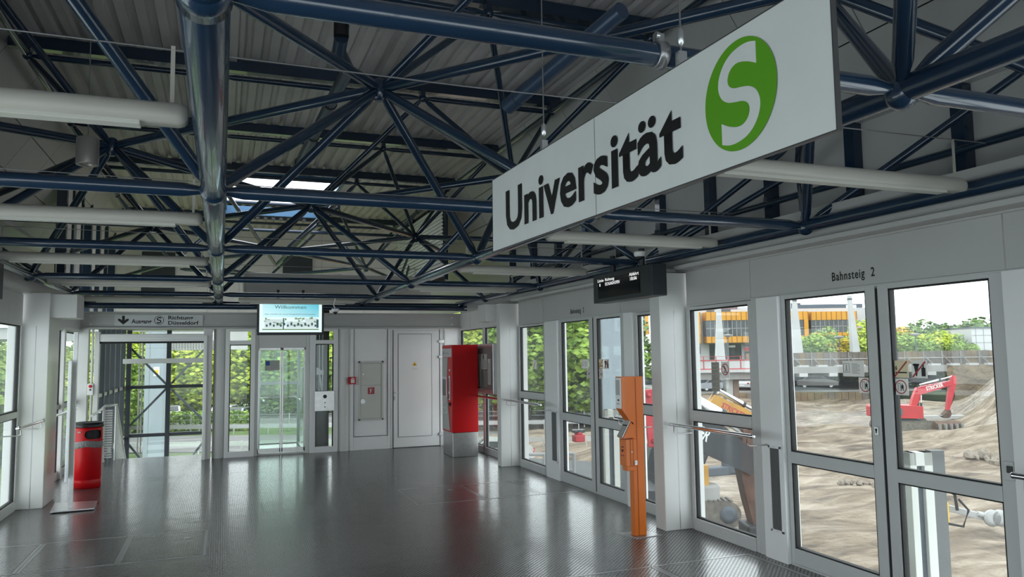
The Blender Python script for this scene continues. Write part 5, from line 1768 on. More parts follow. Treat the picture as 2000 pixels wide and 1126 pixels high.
def bay(a, b, v0, v1, v2, v3, wa, wb, name='window_bay'):
    """orange frame a..b px, rows: top v0, window v1..v2, bottom v3; window opening wa..wb"""
    t = OB().obox(LL(a, DF), LL(b, DF), DF-2.2, DF, zf(v1), zf(v0))
    t.obox(LL(a, DF), LL(b, DF), DF-2.2, DF, zf(v3), zf(v2))
    t.obox(LL(wb, DF), LL(b, DF), DF-2.2, DF-0.3, zf(v2), zf(v1))
    f = t.build(name, M['oran'], bd)
    OB().obox(LL(a, DF), LL(wb, DF), DF-2.0, DF-0.1, zf(v2), zf(v1)).build('window_glass', M['wind'], f)
    m = OB()
    n = max(2, int((b-a)/9))
    for k in range(n+1):
        p = a+(b-a)*k/n
        m.obox(LL(p, DF)-0.04, LL(p, DF)+0.04, DF-2.23, DF-2.2, zf(v1), zf(v0))
        m.obox(LL(p, DF)-0.04, LL(p, DF)+0.04, DF-2.23, DF-2.2, zf(v3), zf(v2))
    m.build('panel_joint', M['orand'], f)
    m = OB()
    for k in range(1, n):
        p = a+(wb-a)*k/n
        m.obox(LL(p, DF)-0.05, LL(p, DF)+0.05, DF-2.06, DF-2.0, zf(v2), zf(v1))
    m.obox(LL(a, DF), LL(wb, DF), DF-2.06, DF-2.0, zf((v1+v2)/2)-0.05, zf((v1+v2)/2)+0.05)
    m.build('mullion', M['conc'], f)
    return f
bay(1228, 1262, 585, 606, 632, 650, 1230, 1255)
bay(1300, 1361, 609, 632, 650, 668, 1310, 1352)
bay(1372, 1469, 609, 625, 656, 668, 1380, 1456)
bay(1480, 1568, 610, 626, 656, 668, 1485, 1560)
bay(1574, 1661, 611, 627, 651, 666, 1580, 1652)
for (a, b, v0, v1, mt) in ((1384, 1400, 670, 700, 'wind'), (1358, 1366, 674, 689, 'wind'), (1412, 1446, 670, 700, 'wind'), (1452, 1475, 671, 676, 'wind'), (1452, 1475, 677, 684, 'red'), (1452, 1475, 685, 700, 'wind')):
    OB().obox(LL(a, DF), LL(b, DF), DF-0.12, DF-0.0, zf(v1), zf(v0)).build('ground_floor_window', M[mt], bd)
OB().obox(LL(1422, DF), LL(1434, DF), DF-0.2, DF-0.12, zf(677), zf(673)).build('shop_sign', M['paper'], bd)
# tapered white pylons
for (pb0, pb1, pt0, pt1, vt, lab) in ((1395, 1413, 1402, 1408, 585, 'tapered white concrete pylon before the orange bay, left one'), (1545, 1566, 1551, 1557, 580, 'tapered white concrete pylon between the orange bays, at the door stile'), (1661, 1677, 1659, 1665, 577, 'tapered white concrete pylon at the right end of the orange building')):
    D = 86.0
    a0, a1, b0, b1 = LL(pb0, D), LL(pb1, D), LL(pt0, D), LL(pt1, D)
    zt_, zb_ = ZZ(pt0, vt, D), -0.5
    t = thing('pylon', OUT((a0+a1)/2, D, zb_), lab, 'pylon', 'white pylons before the building')
    m = OB()
    m.add([OUT(a0, D-0.5, zb_), OUT(a1, D-0.5, zb_), OUT(a1, D+0.5, zb_), OUT(a0, D+0.5, zb_), OUT(b0, D-0.2, zt_), OUT(b1, D-0.2, zt_), OUT(b1, D+0.2, zt_), OUT(b0, D+0.2, zt_)],
          [(3, 2, 1, 0), (4, 5, 6, 7), (0, 1, 5, 4), (1, 2, 6, 5), (2, 3, 7, 6), (3, 0, 4, 7)])
    m.build('shaft', M['conw'], t)
    OB().obox(b0-0.02, b1+0.02, D-0.22, D+0.22, zt_-0.5, zt_-0.3).build('head_light', M['slate'], t)
for (px, v, lab) in ((1421, 657, 'grey street lamp in front of the left orange bay'), (1638, 660, 'grey street lamp before the small green trees'), (1787, 655, 'grey street lamp before the pale green trees, right pane')):
    D = 83.0
    p = OUT(LL(px, D), D, -0.3)
    t = thing('street_lamp', p, lab, 'street lamp', 'street lamps behind the hoarding')
    zt_ = ZZ(px, v, D)
    MB().tube(p, (p.x, p.y, zt_), 0.07, 0.05, 8).build('pole', M['slate'], t)
    MB().lathe((p.x, p.y, zt_), [(0.1, -0.1), (0.5, 0.1), (0.5, 0.2), (0.1, 0.28)], 14).build('lamp_head', M['conc'], t)
D = 92.0
wk = thing('concrete_shed', OUT(LL(1930, D), D, 0), 'plain white concrete block building above the hoarding at the right', 'building')
OB().obox(LL(1897, D), LL(1990, D), D, D+6, -1, ZZ(1900, 641, D)).build('wall', M['facade'], wk)
OB().obox(LL(1896, D), LL(1991, D), D-0.15, D+6.1, ZZ(1900, 641, D), ZZ(1900, 638.5, D)).build('roof_edge', M['slate'], wk)
m = OB()
for v in (655, 669): m.obox(LL(1897, D), LL(1990, D), D-0.03, D, ZZ(1900, v, D), ZZ(1900, v, D)+0.06)
for px in (1905, 1920): m.obox(LL(px, D)-0.03, LL(px, D)+0.03, D-0.03, D, -1, ZZ(1900, 641, D))
m.build('panel_joint', M['conc'], wk)

# ---- trees
def crown_mesh(seed, nblob, nleaf, sz):
    r = random.Random(seed)
    vs, fs = [], []
    for b in range(nblob):
        while True:
            c = Vector((r.uniform(-1, 1), r.uniform(-1, 1), r.uniform(-1, 1)))
            if c.length < 1: break
        c = Vector((c.x*0.72, c.y*0.72, c.z*0.68))
        br_ = r.uniform(0.20, 0.36)
        for k in range(nleaf):
            d = Vector((r.gauss(0, 1), r.gauss(0, 1), r.gauss(0, 1)+0.3)).normalized()
            p = c+d*br_*r.uniform(0.7, 1.0)
            n_ = (d+Vector((r.gauss(0, .6), r.gauss(0, .6), r.gauss(0, .6)))).normalized()
            a = n_.cross(Vector((0, 0, 1)))
            if a.length < 0.01: a = Vector((1, 0, 0))
            a.normalize()
            q = n_.cross(a)
            s_ = sz*r.uniform(0.6, 1.3)
            i = len(vs)
            vs += [p-a*s_, p-q*s_*0.6, p+a*s_, p+q*s_*0.6]
            fs.append((i, i+1, i+2, i+3))
    me = bpy.data.meshes.new('foliage')
    me.from_pydata([tuple(v) for v in vs], [], fs)
    me.update()
    return me
CR = [crown_mesh(s, 46, 190, 0.050) for s in (1, 2, 3)]
def tree(px, vt, D, rad, mk, label, group, seed, zb=GZ, flat=1.0):
    p = OUT(LL(px, D), D, zb)
    ztop = ZZ(px, vt, D)
    t = thing('tree', p, label, 'tree', group)
    rr_ = random.Random(seed)
    rz_ = rad*flat
    zc = ztop-rz_
    me = CR[seed % 3].copy()
    me.materials.clear()
    me.materials.append(M[mk])
    o = bpy.data.objects.new('foliage', me)
    COL.objects.link(o)
    o.parent = t
    o.location = (0, 0, zc-zb)
    o.scale = (rad, rad, rz_)
    o.rotation_euler = (0, 0, rr_.uniform(0, 6.28))
    m = MB().rings([p, p+Vector((0.1, 0, (zc-zb)*0.5)), p+Vector((0, 0.1, zc-zb+rz_*0.3))], [0.22, 0.16, 0.06], 8)
    for k in range(4):
        a = k*1.6+rr_.random()
        q = p+Vector((0, 0, (zc-zb)*0.6+0.15*k))
        m.rings([q, q+Vector((math.cos(a)*rad*0.5, math.sin(a)*rad*0.5, rz_*0.6))], [0.08, 0.03], 6)
    m.build('trunk', M['bark'], t)
    return t
TR = [
 (1582, 640, 90, 3.6, 'leafg', 'small green tree before the right orange bay, left of the lamp'),
 (1612, 634, 92, 3.2, 'leafg', 'green tree with light crown before the right orange bay'),
 (1640, 650, 90, 2.6, 'leafo', 'little yellowing tree beside the right white pylon'),
 (1565, 668, 88, 1.8, 'leafd', 'low dark bush at the foot of the middle pylon'),
 (1695, 612, 95, 4.4, 'leafy', 'tall yellow green tree right of the last white pylon'),
 (1735, 618, 98, 4.2, 'leafo', 'yellow and orange tree at the dark door gap'),
 (1760, 640, 92, 3.6, 'leafg', 'mid green tree just right of the door gap'),
 (1790, 618, 108, 5.0, 'leafd', 'dark round tree in the back row, left'),
 (1835, 614, 112, 5.0, 'leafd', 'dark tree in the back row behind the lime tree'),
 (1880, 610, 110, 5.4, 'leafd', 'tall dark tree in the back row above the shed'),
 (1925, 612, 108, 5.2, 'leafd', 'dark tree at the right edge of the back row'),
 (1965, 620, 108, 5.2, 'leafd', 'dark tree cut off by the right door frame'),
 (1825, 636, 94, 3.5, 'leafy', 'lime green tree in the middle of the right pane'),
 (1860, 648, 93, 3.0, 'leafg', 'pale green tree left of the white shed'),
 (1800, 655, 91, 2.8, 'leafg', 'low green tree behind the street lamp'),
 (1880, 660, 90, 2.2, 'leafg', 'low green bush beside the white shed'),
]
TR = [(a[0], a[1], a[2], a[3]*(1.3 if a[4] == 'leafd' else 1.1))+a[4:] for a in TR]
for i, a in enumerate(TR): tree(*a, 'trees behind the hoarding', i, zb=0.0 if a[0] > 1500 else GZ)
FB = [(1030, 560, 60, 5.2, 'leafg'), (1000, 600, 66, 5, 'leafg'), (1060, 590, 62, 5, 'leafg'), (1110, 560, 60, 5.6, 'leafg'), (1140, 585, 66, 5.5, 'leafd'), (1165, 600, 64, 5, 'leafg'), (1195, 590, 70, 5, 'leafd'), (955, 590, 64, 5, 'leafg'), (925, 600, 70, 5, 'leafg'), (890, 580, 62, 5, 'leafy')]
FBW = ['behind the fixed pane right of the poster case', 'left part of that same pane', 'at the white pillar with the far grille', 'in the left leaf of the far glass door, upper left', 'in the far glass door, darker one', 'at the stile of the far glass door', 'hidden mostly by the pale blue column', 'above the wall column beside the poster case', 'above the poster case', 'in the small pane above the ticket machine']
for i, a in enumerate(FB): tree(*a, 'broad green tree '+FBW[i], 'green trees beyond the far right panes', i+3)
m_ = 0
DW = [(250, 640, 74, 5.5, 'leafy'), (300, 600, 80, 6.5, 'leafy'), (345, 640, 76, 5.5, 'leafy'), (385, 600, 80, 6.5, 'leafy'), (425, 640, 76, 5.5, 'leafy'), (468, 600, 80, 6.5, 'leafy'), (505, 640, 78, 5, 'leafg'), (550, 620, 80, 6, 'leafg'), (590, 640, 78, 5.5, 'leafg'), (640, 620, 80, 6, 'leafy'), (215, 620, 80, 6, 'leafy'), (680, 630, 80, 6, 'leafg')]
DWW = ['at the left post of the stair enclosure', 'behind the blue column, left half of the stair opening', 'just left of the middle post of the stair opening', 'in the right half of the stair opening', 'behind the round column left of the lift', 'in the narrow pane left of the lift', 'in the left glass door of the lift', 'in the right glass door of the lift', 'behind the right edge of the lift shaft', 'behind the lift counterweight', 'left of the stair enclosure corner', 'farthest right, behind the grey cabinet wall']
for i, a in enumerate(DW): tree(*a, 'yellow green tree '+DWW[i], 'yellow green trees beyond the road', i+5, flat=0.85)
LW = [(-30, 640, 44, 4.5, 'leafg'), (15, 660, 46, 4.0, 'leafg'), (50, 650, 50, 4.2, 'leafy'), (110, 670, 52, 4.0, 'leafy'), (145, 650, 56, 4.5, 'leafg'), (-120, 650, 48, 5, 'leafg'), (-240, 640, 50, 5, 'leafg'), (185, 650, 60, 5, 'leafg')]
LWW = ['at the left picture edge', 'left of the wall column', 'hidden by the left wall column', 'in the narrow pane behind the poster stand', 'right of the poster stand', 'out of frame to the left', 'far out of frame to the left', 'behind the key switch']
for i, a in enumerate(LW): tree(*a, 'green tree outside the left glazing, '+LWW[i], 'trees outside the left glazing', i+1)
# hedge and dark undergrowth
def hedge(px0, px1, D, h, label, mk):
    a, b = LL(px0, D), LL(px1, D)
    r = random.Random(int(px0+D*10))
    vs, fs = [], []
    for k in range(int(abs(b-a)*260)):
        L_, d_, z_ = r.uniform(a, b), D+r.uniform(-0.8, 0.8), GZ+h*r.random()**0.7
        p = OUT(L_, d_, z_)
        u = Vector((r.gauss(0, 1), r.gauss(0, 1), r.gauss(0, 1))).normalized()*0.14
        w = u.cross(Vector((r.gauss(0, 1), r.gauss(0, 1), r.gauss(0, 1)))).normalized()*0.10
        i = len(vs)
        vs += [p-u, p-w, p+u, p+w]
        fs.append((i, i+1, i+2, i+3))
    m = MB()
    m.add(vs, fs)
    o = m.build('hedge', M[mk], None, OUT((a+b)/2, D, GZ))
    tag(o, label, 'hedge', kind=None)
hedge(235, 500, 62, 1.5, 'low green hedge in front of the parked cars, seen past the stairs', 'leafg')
hedge(200, 680, 79, 3.2, 'dark tall undergrowth beneath the yellow green trees', 'leafd')
hedge(1000, 1230, 74, 3.0, 'dark undergrowth beneath the trees, seen through the far right door', 'leafd')
# ---- cars
def car(px, v, D, rz, mk, label, sc=1.0, z=None, group=None):
    p = OUT(LL(px, D), D, 0)
    p.z = ZZ(px, v, D) if z is None else z
    t = thing('car', (0, 0, 0), label, 'car', group)
    prof = [(-2.1, .35), (-2.15, .75), (-1.95, .98), (-1.5, 1.02), (-1.0, 1.42), (0.35, 1.45), (1.0, 1.03), (1.85, .88), (2.12, .68), (2.1, .35)]
    MB().prism([(a*sc, b*sc) for a, b in prof], lambda u, w, q: (u, q, w), -0.84*sc, 0.84*sc, smooth=False).build('body', M[mk], t, bev=0.05)
    g = [(-1.35, 1.04), (-0.93, 1.36), (0.30, 1.38), (0.86, 1.05)]
    MB().prism([(a*sc, b*sc) for a, b in g], lambda u, w, q: (u, q, w), -0.855*sc, 0.855*sc).build('side_window', M['wind'], t)
    m = MB().add([(a*sc, y*sc, b*sc) for y in (-.68, .68) for a, b in ((0.42, 1.42), (0.98, 1.08), (1.0, 1.10), (0.44, 1.44))], [(0, 1, 2, 3), (7, 6, 5, 4), (0, 4, 5, 1), (1, 5, 6, 2), (2, 6, 7, 3), (3, 7, 4, 0)])
    m.add([(a*sc, y*sc, b*sc) for y in (-.66, .66) for a, b in ((-1.06, 1.40), (-1.50, 1.06), (-1.52, 1.09), (-1.08, 1.42))], [(0, 1, 2, 3), (7, 6, 5, 4), (0, 4, 5, 1), (1, 5, 6, 2), (2, 6, 7, 3), (3, 7, 4, 0)])
    m.build('windscreen', M['wind'], t)
    for x in (-1.35, 1.35):
        for y in (-0.80, 0.64):
            MB().lathe((x*sc, y*sc, .32*sc), [(0.2*sc, 0), (0.32*sc, 0.0), (0.32*sc, 0.18*sc), (0.2*sc, 0.18*sc)], 16, axis='y').lathe((x*sc, (y-0.01)*sc, .32*sc), [(0.17*sc, 0), (0.17*sc, 0.20*sc)], 12, axis='y', mi=1).build('wheel', [M['tyre'], M['alu']], t)
    m = MB()
    for y in (-.7, .5): m.box(2.05*sc, 2.13*sc, y*sc, (y+.2)*sc, .62*sc, .74*sc)
    m.build('headlamp', M['paper'], t)
    m = MB()
    for y in (-.75, .55): m.box(-2.16*sc, -2.05*sc, y*sc, (y+.2)*sc, .70*sc, .85*sc)
    m.build('tail_lamp', M['dred'], t)
    MB().box(-2.165*sc, -2.14*sc, -.26*sc, .26*sc, .5*sc, .6*sc).box(2.10*sc, 2.135*sc, -.26*sc, .26*sc, .42*sc, .52*sc).build('number_plate', M['paper'], t)
    t.location = p
    t.rotation_euler = (0, 0, rz)
car(1590, 0, 84, -YAW-0.25, 'carw', 'white car parked under the deck, right one with pointed nose', z=-2.55)
car(1383, 0, 83, -YAW+2.6, 'carw', 'white estate car under the bridge at the left of the pane', z=-2.55)
car(1395, 0, 81.2, -YAW, 'cars', 'silver car in front of the white estate car under the bridge', z=-2.55, sc=0.9)
car(1460, 0, 83, -YAW+0.9, 'carw', 'white hatchback right of the bridge pier', z=-2.55)
car(1350, 0, 82, -YAW+0.3, 'card', 'dark car at the left edge under the bridge', z=-2.55)
car(1800, 0, 84, -YAW+0.3, 'card', 'dark car in the dark deck behind the red excavator', z=-2.55)
car(334, 824, 70, -YAW+math.pi/2+0.5, 'carw', 'white small car between the dark posts of the stair enclosure', z=GZ+0.07)
car(243, 824, 70, -YAW+math.pi-0.2, 'carw', 'white car at the left end of the parking row behind the dark post', z=GZ+0.07)
car(468, 824, 66.5, -YAW+math.pi/2, 'cars', 'silver car seen through the pane left of the lift', z=GZ+0.07)
car(445, 824, 70, -YAW+math.pi/2, 'carw', 'white car behind the silver one left of the lift', z=GZ+0.07)
car(1127, 815, 62, -YAW+0.3, 'cars', 'silver car beyond the road, seen through the far glass door', z=GZ)
car(960, 815, 40, -YAW+3.1, 'carw', 'white car seen below the poster case', z=GZ)
car(120, 0, 44, -YAW+0.4, 'card', 'dark car seen through the left window behind the bin', z=GZ)
# guard rails and fence lines beyond the road
for (D, label, z1, px0, px1) in ((46.5, 'grey steel guard rail on the near side of the road', 0.75, 60, 1240), (58, 'grey steel guard rail on the far side of the road', 0.75, 60, 1240), (61, 'tall wire fence before the parked cars', 1.3, 60, 1240)):
    t = thing('guard_rail' if z1 < 1 else 'wire_fence', OUT(LL(400, D), D, GZ), label, 'fence')
    a, b = LL(px0, D), LL(px1, D)
    m = OB()
    if z1 < 1:
        m.obox(a, b, D-0.05, D, GZ+0.5, GZ+0.78)
    else:
        for zz in (0.2, 0.55, 0.9, 1.25): m.obox(a, b, D-0.02, D, GZ+zz, GZ+zz+0.03)
    m.build('rail', M['alu'], t)
    L = a
    while L < b:
        OB().obox(L-0.04, L+0.04, D, D+0.08, GZ-0.1, GZ+z1+0.05).build('post', M['alu'], t)
        L += 2.6
# pale blue steel supports
for (p0, p1, D, lab) in ((285, 321, 30, 'pale blue steel support column outside behind the stair opening'), (1160, 1214, 14.5, 'pale blue steel column close outside the far glass door')):
    a, b = LL(p0, D), LL(p1, D)
    t = thing('steel_column', OUT((a+b)/2, D, GZ), lab, 'column')
    OB().obox(a, b, D, D+0.5, GZ, 7.0).build('shaft', M['lblue'], t)
    OB().obox(a+0.25*(b-a), a+0.27*(b-a), D-0.01, D, GZ, 7.0).build('weld_seam', M['conc'], t)
    OB().obox(a-0.05, b+0.05, D-0.1, D+0.6, GZ, GZ+0.3).build('base_plate', M['conc'], t)
    if p0 < 1000:
        OB().obox(LL(303, D), LL(314, D), D-0.03, D, ZZ(308, 734, D), ZZ(308, 716, D)).build('white_plate', M['paper'], t)
        OB().obox(LL(305, D), LL(312, D), D-0.05, D-0.03, ZZ(308, 730, D), ZZ(308, 722, D)).build('yellow_label', M['yel'], t)
        for k in range(3): OB().obox(LL(268+6*k, D), LL(269+6*k, D), D+0.2, D+0.3, GZ, 5).build('cable', M['conc'], t)
D = 38
t = thing('guideway_beam', OUT(LL(330, D), D, 2.0), 'pale ribbed roof edge of the platform high outside the stair opening', 'platform roof')
OB().obox(LL(300, D), LL(430, D), D, D+4, ZZ(330, 683, D), ZZ(330, 640, D)).build('beam', M['conw'], t)
m = OB()
for k in range(24): m.obox(LL(300+k*5.5, D), LL(302+k*5.5, D), D-0.05, D, ZZ(330, 684, D), ZZ(330, 665, D))
m.build('rib', M['conc'], t)
t = thing('platform_roof', OUT(LL(-60, 26), 26, 2.0), 'pale corrugated platform roof edge seen through the left window', 'platform roof')
OB().obox(LL(-300, 26), LL(30, 26), 26, 30, ZZ(10, 662, 26), ZZ(10, 634, 26)).build('roof_edge', M['conw'], t)
OB().obox(LL(-300, 26), LL(32, 26), 25.9, 26, ZZ(10, 640, 26), ZZ(10, 632, 26)).build('gutter', M['alu'], t)
# metal guide channels right outside the glass doors
for (p0, p1, p2, D, vt, lab) in ((1762, 1806, 1832, 5.9, 884, 'light metal door guide channel outside the near glass door'), (1176, 1204, 1218, 10.4, 800, 'light metal door guide channel outside the far glass door')):
    a, b, c = LL(p0, D), LL(p1, D), LL(p2, D)
    zt_ = ZZ(p0, vt, D)
    t = thing('guide_channel', OUT((a+b)/2, D, -0.8), lab, 'door guide')
    m = OB()
    m.obox(a, a+(b-a)*0.30, D, D+0.12, -0.9, zt_)
    m.obox(a+(b-a)*0.62, b, D, D+0.12, -0.9, zt_)
    m.obox(a, b, D, D+0.12, zt_-0.10, zt_)
    m.build('channel', M['cab'], t, bev=0.004)
    OB().obox(a+(b-a)*0.30, a+(b-a)*0.62, D+0.04, D+0.12, -0.9, zt_-0.10).build('channel_back', M['slate'], t)
    OB().obox(b, c, D+0.02, D+0.10, -0.9, zt_+0.01).build('mesh_panel', M['mesh'], t)

# ---- excavators
def excavator(px, D, rz, sc, mk, mkarm, pts, label, txt=None, house=(-2.3, 1.2), tool='bucket', bsc=1.0, cab=True, txtm='sign'):
    t = thing('excavator', (0, 0, 0), label, 'excavator')
    q = lambda x, y, z: Vector((x*sc, y*sc, z*sc))
    for s in (-1, 1):
        pr = []
        for k in range(9): pr.append((1.75+0.42*math.cos(R(-90+22.5*k)), 0.45+0.42*math.sin(R(-90+22.5*k))))
        for k in range(9): pr.append((-1.75+0.42*math.cos(R(90+22.5*k)), 0.45+0.42*math.sin(R(90+22.5*k))))
        y0 = s*1.25-0.3
        tr = MB().prism([(a*sc, b*sc) for a, b in pr], lambda u, v, w: (u, w, v), y0*sc, (y0+0.6)*sc).build('track', M['track'], t, bev=0.02)
        m = MB()
        for k in range(22):
            x = -1.85+3.7*k/21
            for z in (0.01, 0.87): m.box((x-0.05)*sc, (x+0.05)*sc, (y0-0.02)*sc, (y0+0.62)*sc, z*sc, (z+0.05)*sc)
        m.build('track_shoe', M['track'], tr)
        for x in (-1.75, 1.75):
            MB().lathe((x*sc, (y0-0.03)*sc, 0.45*sc), [(0.12*sc, 0), (0.28*sc, 0), (0.28*sc, 0.05*sc)], 14, axis='y').build('sprocket', M['slate'], tr)
    MB().box(-0.9*sc, 0.9*sc, -0.95*sc, 0.95*sc, 0.4*sc, 1.0*sc).lathe((0, 0, 0.95*sc), [(0.7*sc, 0), (0.7*sc, 0.15*sc)], 20).build('undercarriage', M['slate'], t)
    h0, h1 = house
    pr = [(h0, 1.15), (h0-0.12, 1.5), (h0, 2.0), (h0+0.5, 2.15), (h1, 2.0), (h1, 1.08)]
    MB().prism([(a*sc, b*sc) for a, b in pr], lambda u, v, w: (u, w, v), -1.3*sc, 1.3*sc).build('engine_house', M[mk], t, bev=0.05*sc)
    MB().box((h0-0.14)*sc, (h0+0.55)*sc, -1.32*sc, 1.32*sc, 1.12*sc, 1.95*sc).build('counterweight', M[mk], t, bev=0.08*sc)
    MB().box((h0+0.9)*sc, (h0+1.7)*sc, -1.315*sc, -1.3*sc, 1.35*sc, 1.85*sc).build('vent_panel', M['slate'], t)
    if cab:
        c = MB().box((h1-0.9)*sc, (h1+0.45)*sc, 0.35*sc, 1.3*sc, 1.2*sc, 2.85*sc).build('cab', M[mk], t, bev=0.06*sc)
        MB().box((h1-0.8)*sc, (h1+0.47)*sc, 0.33*sc, 1.32*sc, 1.75*sc, 2.7*sc).build('cab_glass', M['wind'], c)
    m = MB()
    for x in (h0+0.2, h0+1.1, h1-1.2): m.tube(q(x, -1.15, 2.0), q(x, -1.15, 2.5), 0.025*sc, n=6)
    m.tube(q(h0+0.2, -1.15, 2.5), q(h1-1.2, -1.15, 2.5), 0.025*sc, n=6).tube(q(h0+0.2, -1.15, 2.28), q(h1-1.2, -1.15, 2.28), 0.02*sc, n=6)
    m.build('safety_rail', M['conw'], t)
    B0, B1, B2, S1 = [Vector((a, 0, b)) for a, b in pts]
    def beam(P, w, th, mt, name):
        # P: list of (point, half height)
        top, bot = [], []
        for i, (p_, hh) in enumerate(P):
            d_ = (P[min(i+1, len(P)-1)][0]-P[max(i-1, 0)][0]).normalized()
            n_ = Vector((-d_.z, 0, d_.x))
            top.append(p_+n_*hh)
            bot.append(p_-n_*hh)
        poly = [(p_.x*sc, p_.z*sc) for p_ in top+bot[::-1]]
        return MB().prism(poly, lambda u, v, w_: (u, w_, v), -w*sc, w*sc).build(name, mt, t, bev=0.02*sc)
    mid1, mid2 = B0.lerp(B1, 0.6), B1.lerp(B2, 0.45)
    bo = beam([(B0, 0.16), (mid1, 0.27), (B1, 0.30), (mid2, 0.25), (B2, 0.15)], 0.22, 0, M[mkarm], 'boom')
    sd = (S1-B2).normalized()
    beam([(B2-sd*0.55, 0.12), (B2, 0.24), (B2.lerp(S1, 0.5), 0.19), (S1, 0.11)], 0.17, 0, M['rust'] if tool == 'breaker' else M[mkarm], 'stick')
    for (a, b, s_) in ((B0+Vector((0.6, 0, -0.25)), B1+Vector((0.1, 0, -0.3)), 1), (B0+Vector((0.6, 0, -0.25)), B1+Vector((0.1, 0, -0.3)), -1)):
        y = 0.3*s_
        m = MB().tube(q(a.x, y, a.z), q(*(a.lerp(b, 0.6)+Vector((0, y, 0)))), 0.085*sc, n=10).tube(q(*(a.lerp(b, 0.6)+Vector((0, y, 0)))), q(b.x, y, b.z), 0.05*sc, n=10, mi=1)
        m.build('boom_cylinder', [M['exblk'], M['cyl']], t)
    up_ = Vector((0, 0, 0.42))
    a, b = B1+up_+(B2-B1)*0.05, B2-sd*0.5
    MB().tube(q(*a), q(*a.lerp(b, 0.6)), 0.095*sc, n=12, mi=1).tube(q(*a.lerp(b, 0.6)), q(*b), 0.055*sc, n=12, mi=1).tube(q(*a.lerp(b, 0.56)), q(*a.lerp(b, 0.62)), 0.11*sc, n=12).build('stick_cylinder', [M['exblk'], M['cyl']], t)
    m = MB()
    for k in range(3):
        y = -0.12+0.09*k
        pts_ = [B0+Vector((0, y, 0.3)), B1+Vector((0, y, 0.46)), B1.lerp(B2, 0.5)+Vector((0, y, 0.36+0.05*k)), B2+Vector((0.1, y, 0.3)), B2.lerp(S1, 0.5)+Vector((0.32, y, 0)), S1+Vector((0.2, y, 0.3))]
        m.path([q(*p_) for p_ in pts_], 0.022*sc, 6)
    m.build('hose', M['conc'] if tool == 'breaker' else M['tyre'], t)
    if tool == 'bucket':
        x, z = S1.x, S1.z
        pr = [(x-0.1, z+0.1), (x+0.25, z+0.05), (x+0.35, z-0.5), (x+0.05, z-1.0), (x-0.5, z-1.05), (x-0.95, z-0.7), (x-0.7, z-0.55), (x-0.35, z-0.2)]
        pr = [(x+(a-x)*bsc, z+(b-z)*bsc) for a, b in pr]
        bk = MB().prism([(a*sc, b*sc) for a, b in pr], lambda u, v, w: (u, w, v), -0.55*sc*bsc, 0.55*sc*bsc).build('bucket', M['rust'], t, bev=0.02*sc)
        m = MB()
        for k in range(5): m.box((x-1.1*bsc)*sc, (x-0.85*bsc)*sc, (-0.5+0.22*k)*sc*bsc, (-0.4+0.22*k)*sc*bsc, (z-0.72*bsc)*sc, (z-0.64*bsc)*sc)
        m.build('bucket_tooth', M['steel'], bk)
    else:
        x, z = S1.x, S1.z
        MB().box((x-0.26)*sc, (x+0.26)*sc, -0.26*sc, 0.26*sc, (z-0.75)*sc, (z+0.15)*sc).build('breaker_housing', M['exblk'], t, bev=0.03*sc)
        MB().tube(q(x, 0, z-0.75), q(x, 0, z-1.2), 0.08*sc, 0.03*sc, 12).build('breaker_chisel', M['steel'], t)
    if txt:
        d_ = (B2-B1).normalized()
        p_ = B1.lerp(B2, txt[1])-Vector((0, 0, 0.10))
        text('lettering', txt[0], bo, M[txtm], q(p_.x, -0.225, p_.z), (d_.x, 0, d_.z), (-d_.z, 0, d_.x), height=txt[2]*sc, width=txt[3]*sc, bold=0.03)
    p = OUT(LL(px, D), D, GZ)
    t.location = p
    t.rotation_euler = (0, 0, rz)
    return t
excavator(1757, 54, -YAW-0.12, 0.90, 'exred', 'exred', [(0.5, 1.6), (1.1, 3.1), (3.65, 3.75), (3.15, 1.6)], 'red tracked excavator with raised arm working in the pit, seen through the right door leaf', ('STRICKER', 0.22, 0.30, 1.3), house=(-2.3, 0.9), cab=False, bsc=0.55)
excavator(1130, 17.5, -YAW, 1.5, 'exblk', 'exblk', [(0.9, 1.5), (1.5, 2.85), (2.58, 2.15), (2.66, 1.15)], 'big charcoal excavator close outside with rusty stick and breaker', ('STRICKER', -0.16, 0.17, 0.62), house=(-1.7, 1.0), tool='breaker', cab=False)
excavator(1290, 27, -YAW, 1.0, 'exyel', 'exyel', [(0.4, 1.6), (1.9, 4.0), (3.6, 3.1), (4.05, 1.7)], 'ochre yellow excavator behind the charcoal one, only its arm in view', ('STRICKER', 0.05, 0.18, 0.9), txtm='dred', cab=False)
# parts of the near machine deck: small red engine and red guard seen through the far bay
eng = thing('small_engine', (0, 0, 0), 'small red engine unit on the machine deck outside the far glass door', 'engine')
MB().box(-0.12, 0.12, -0.1, 0.1, 0.0, 0.16).lathe((0, 0, 0.16), [(0.09, 0), (0.1, 0.04), (0.06, 0.07)], 14).build('engine_block', M['exred'], eng, bev=0.02)
MB().box(-0.14, 0.14, -0.08, 0.08, 0.20, 0.27).build('air_filter', M['black'], eng, bev=0.02)
p = at(1130, 862, 17.2)
eng.location = (p.x, p.y, p.z)
gd = thing('red_guard_arm', (0, 0, 0), 'red slanting guard arm outside behind the orange validator', 'machine arm')
a, b = at(1264, 760, 15), at(1277, 872, 15)
gd.location = b
MB().bar(a, b, 0.22, 0.10, upv=HD).build('arm', M['exred'], gd, bev=0.02)
for tq in (0.1, 0.9):
    c = a.lerp(b, tq)-HD*0.07
    MB().sphere(c, 0.05, 12, 8).build('bolt', M['dred'], gd)
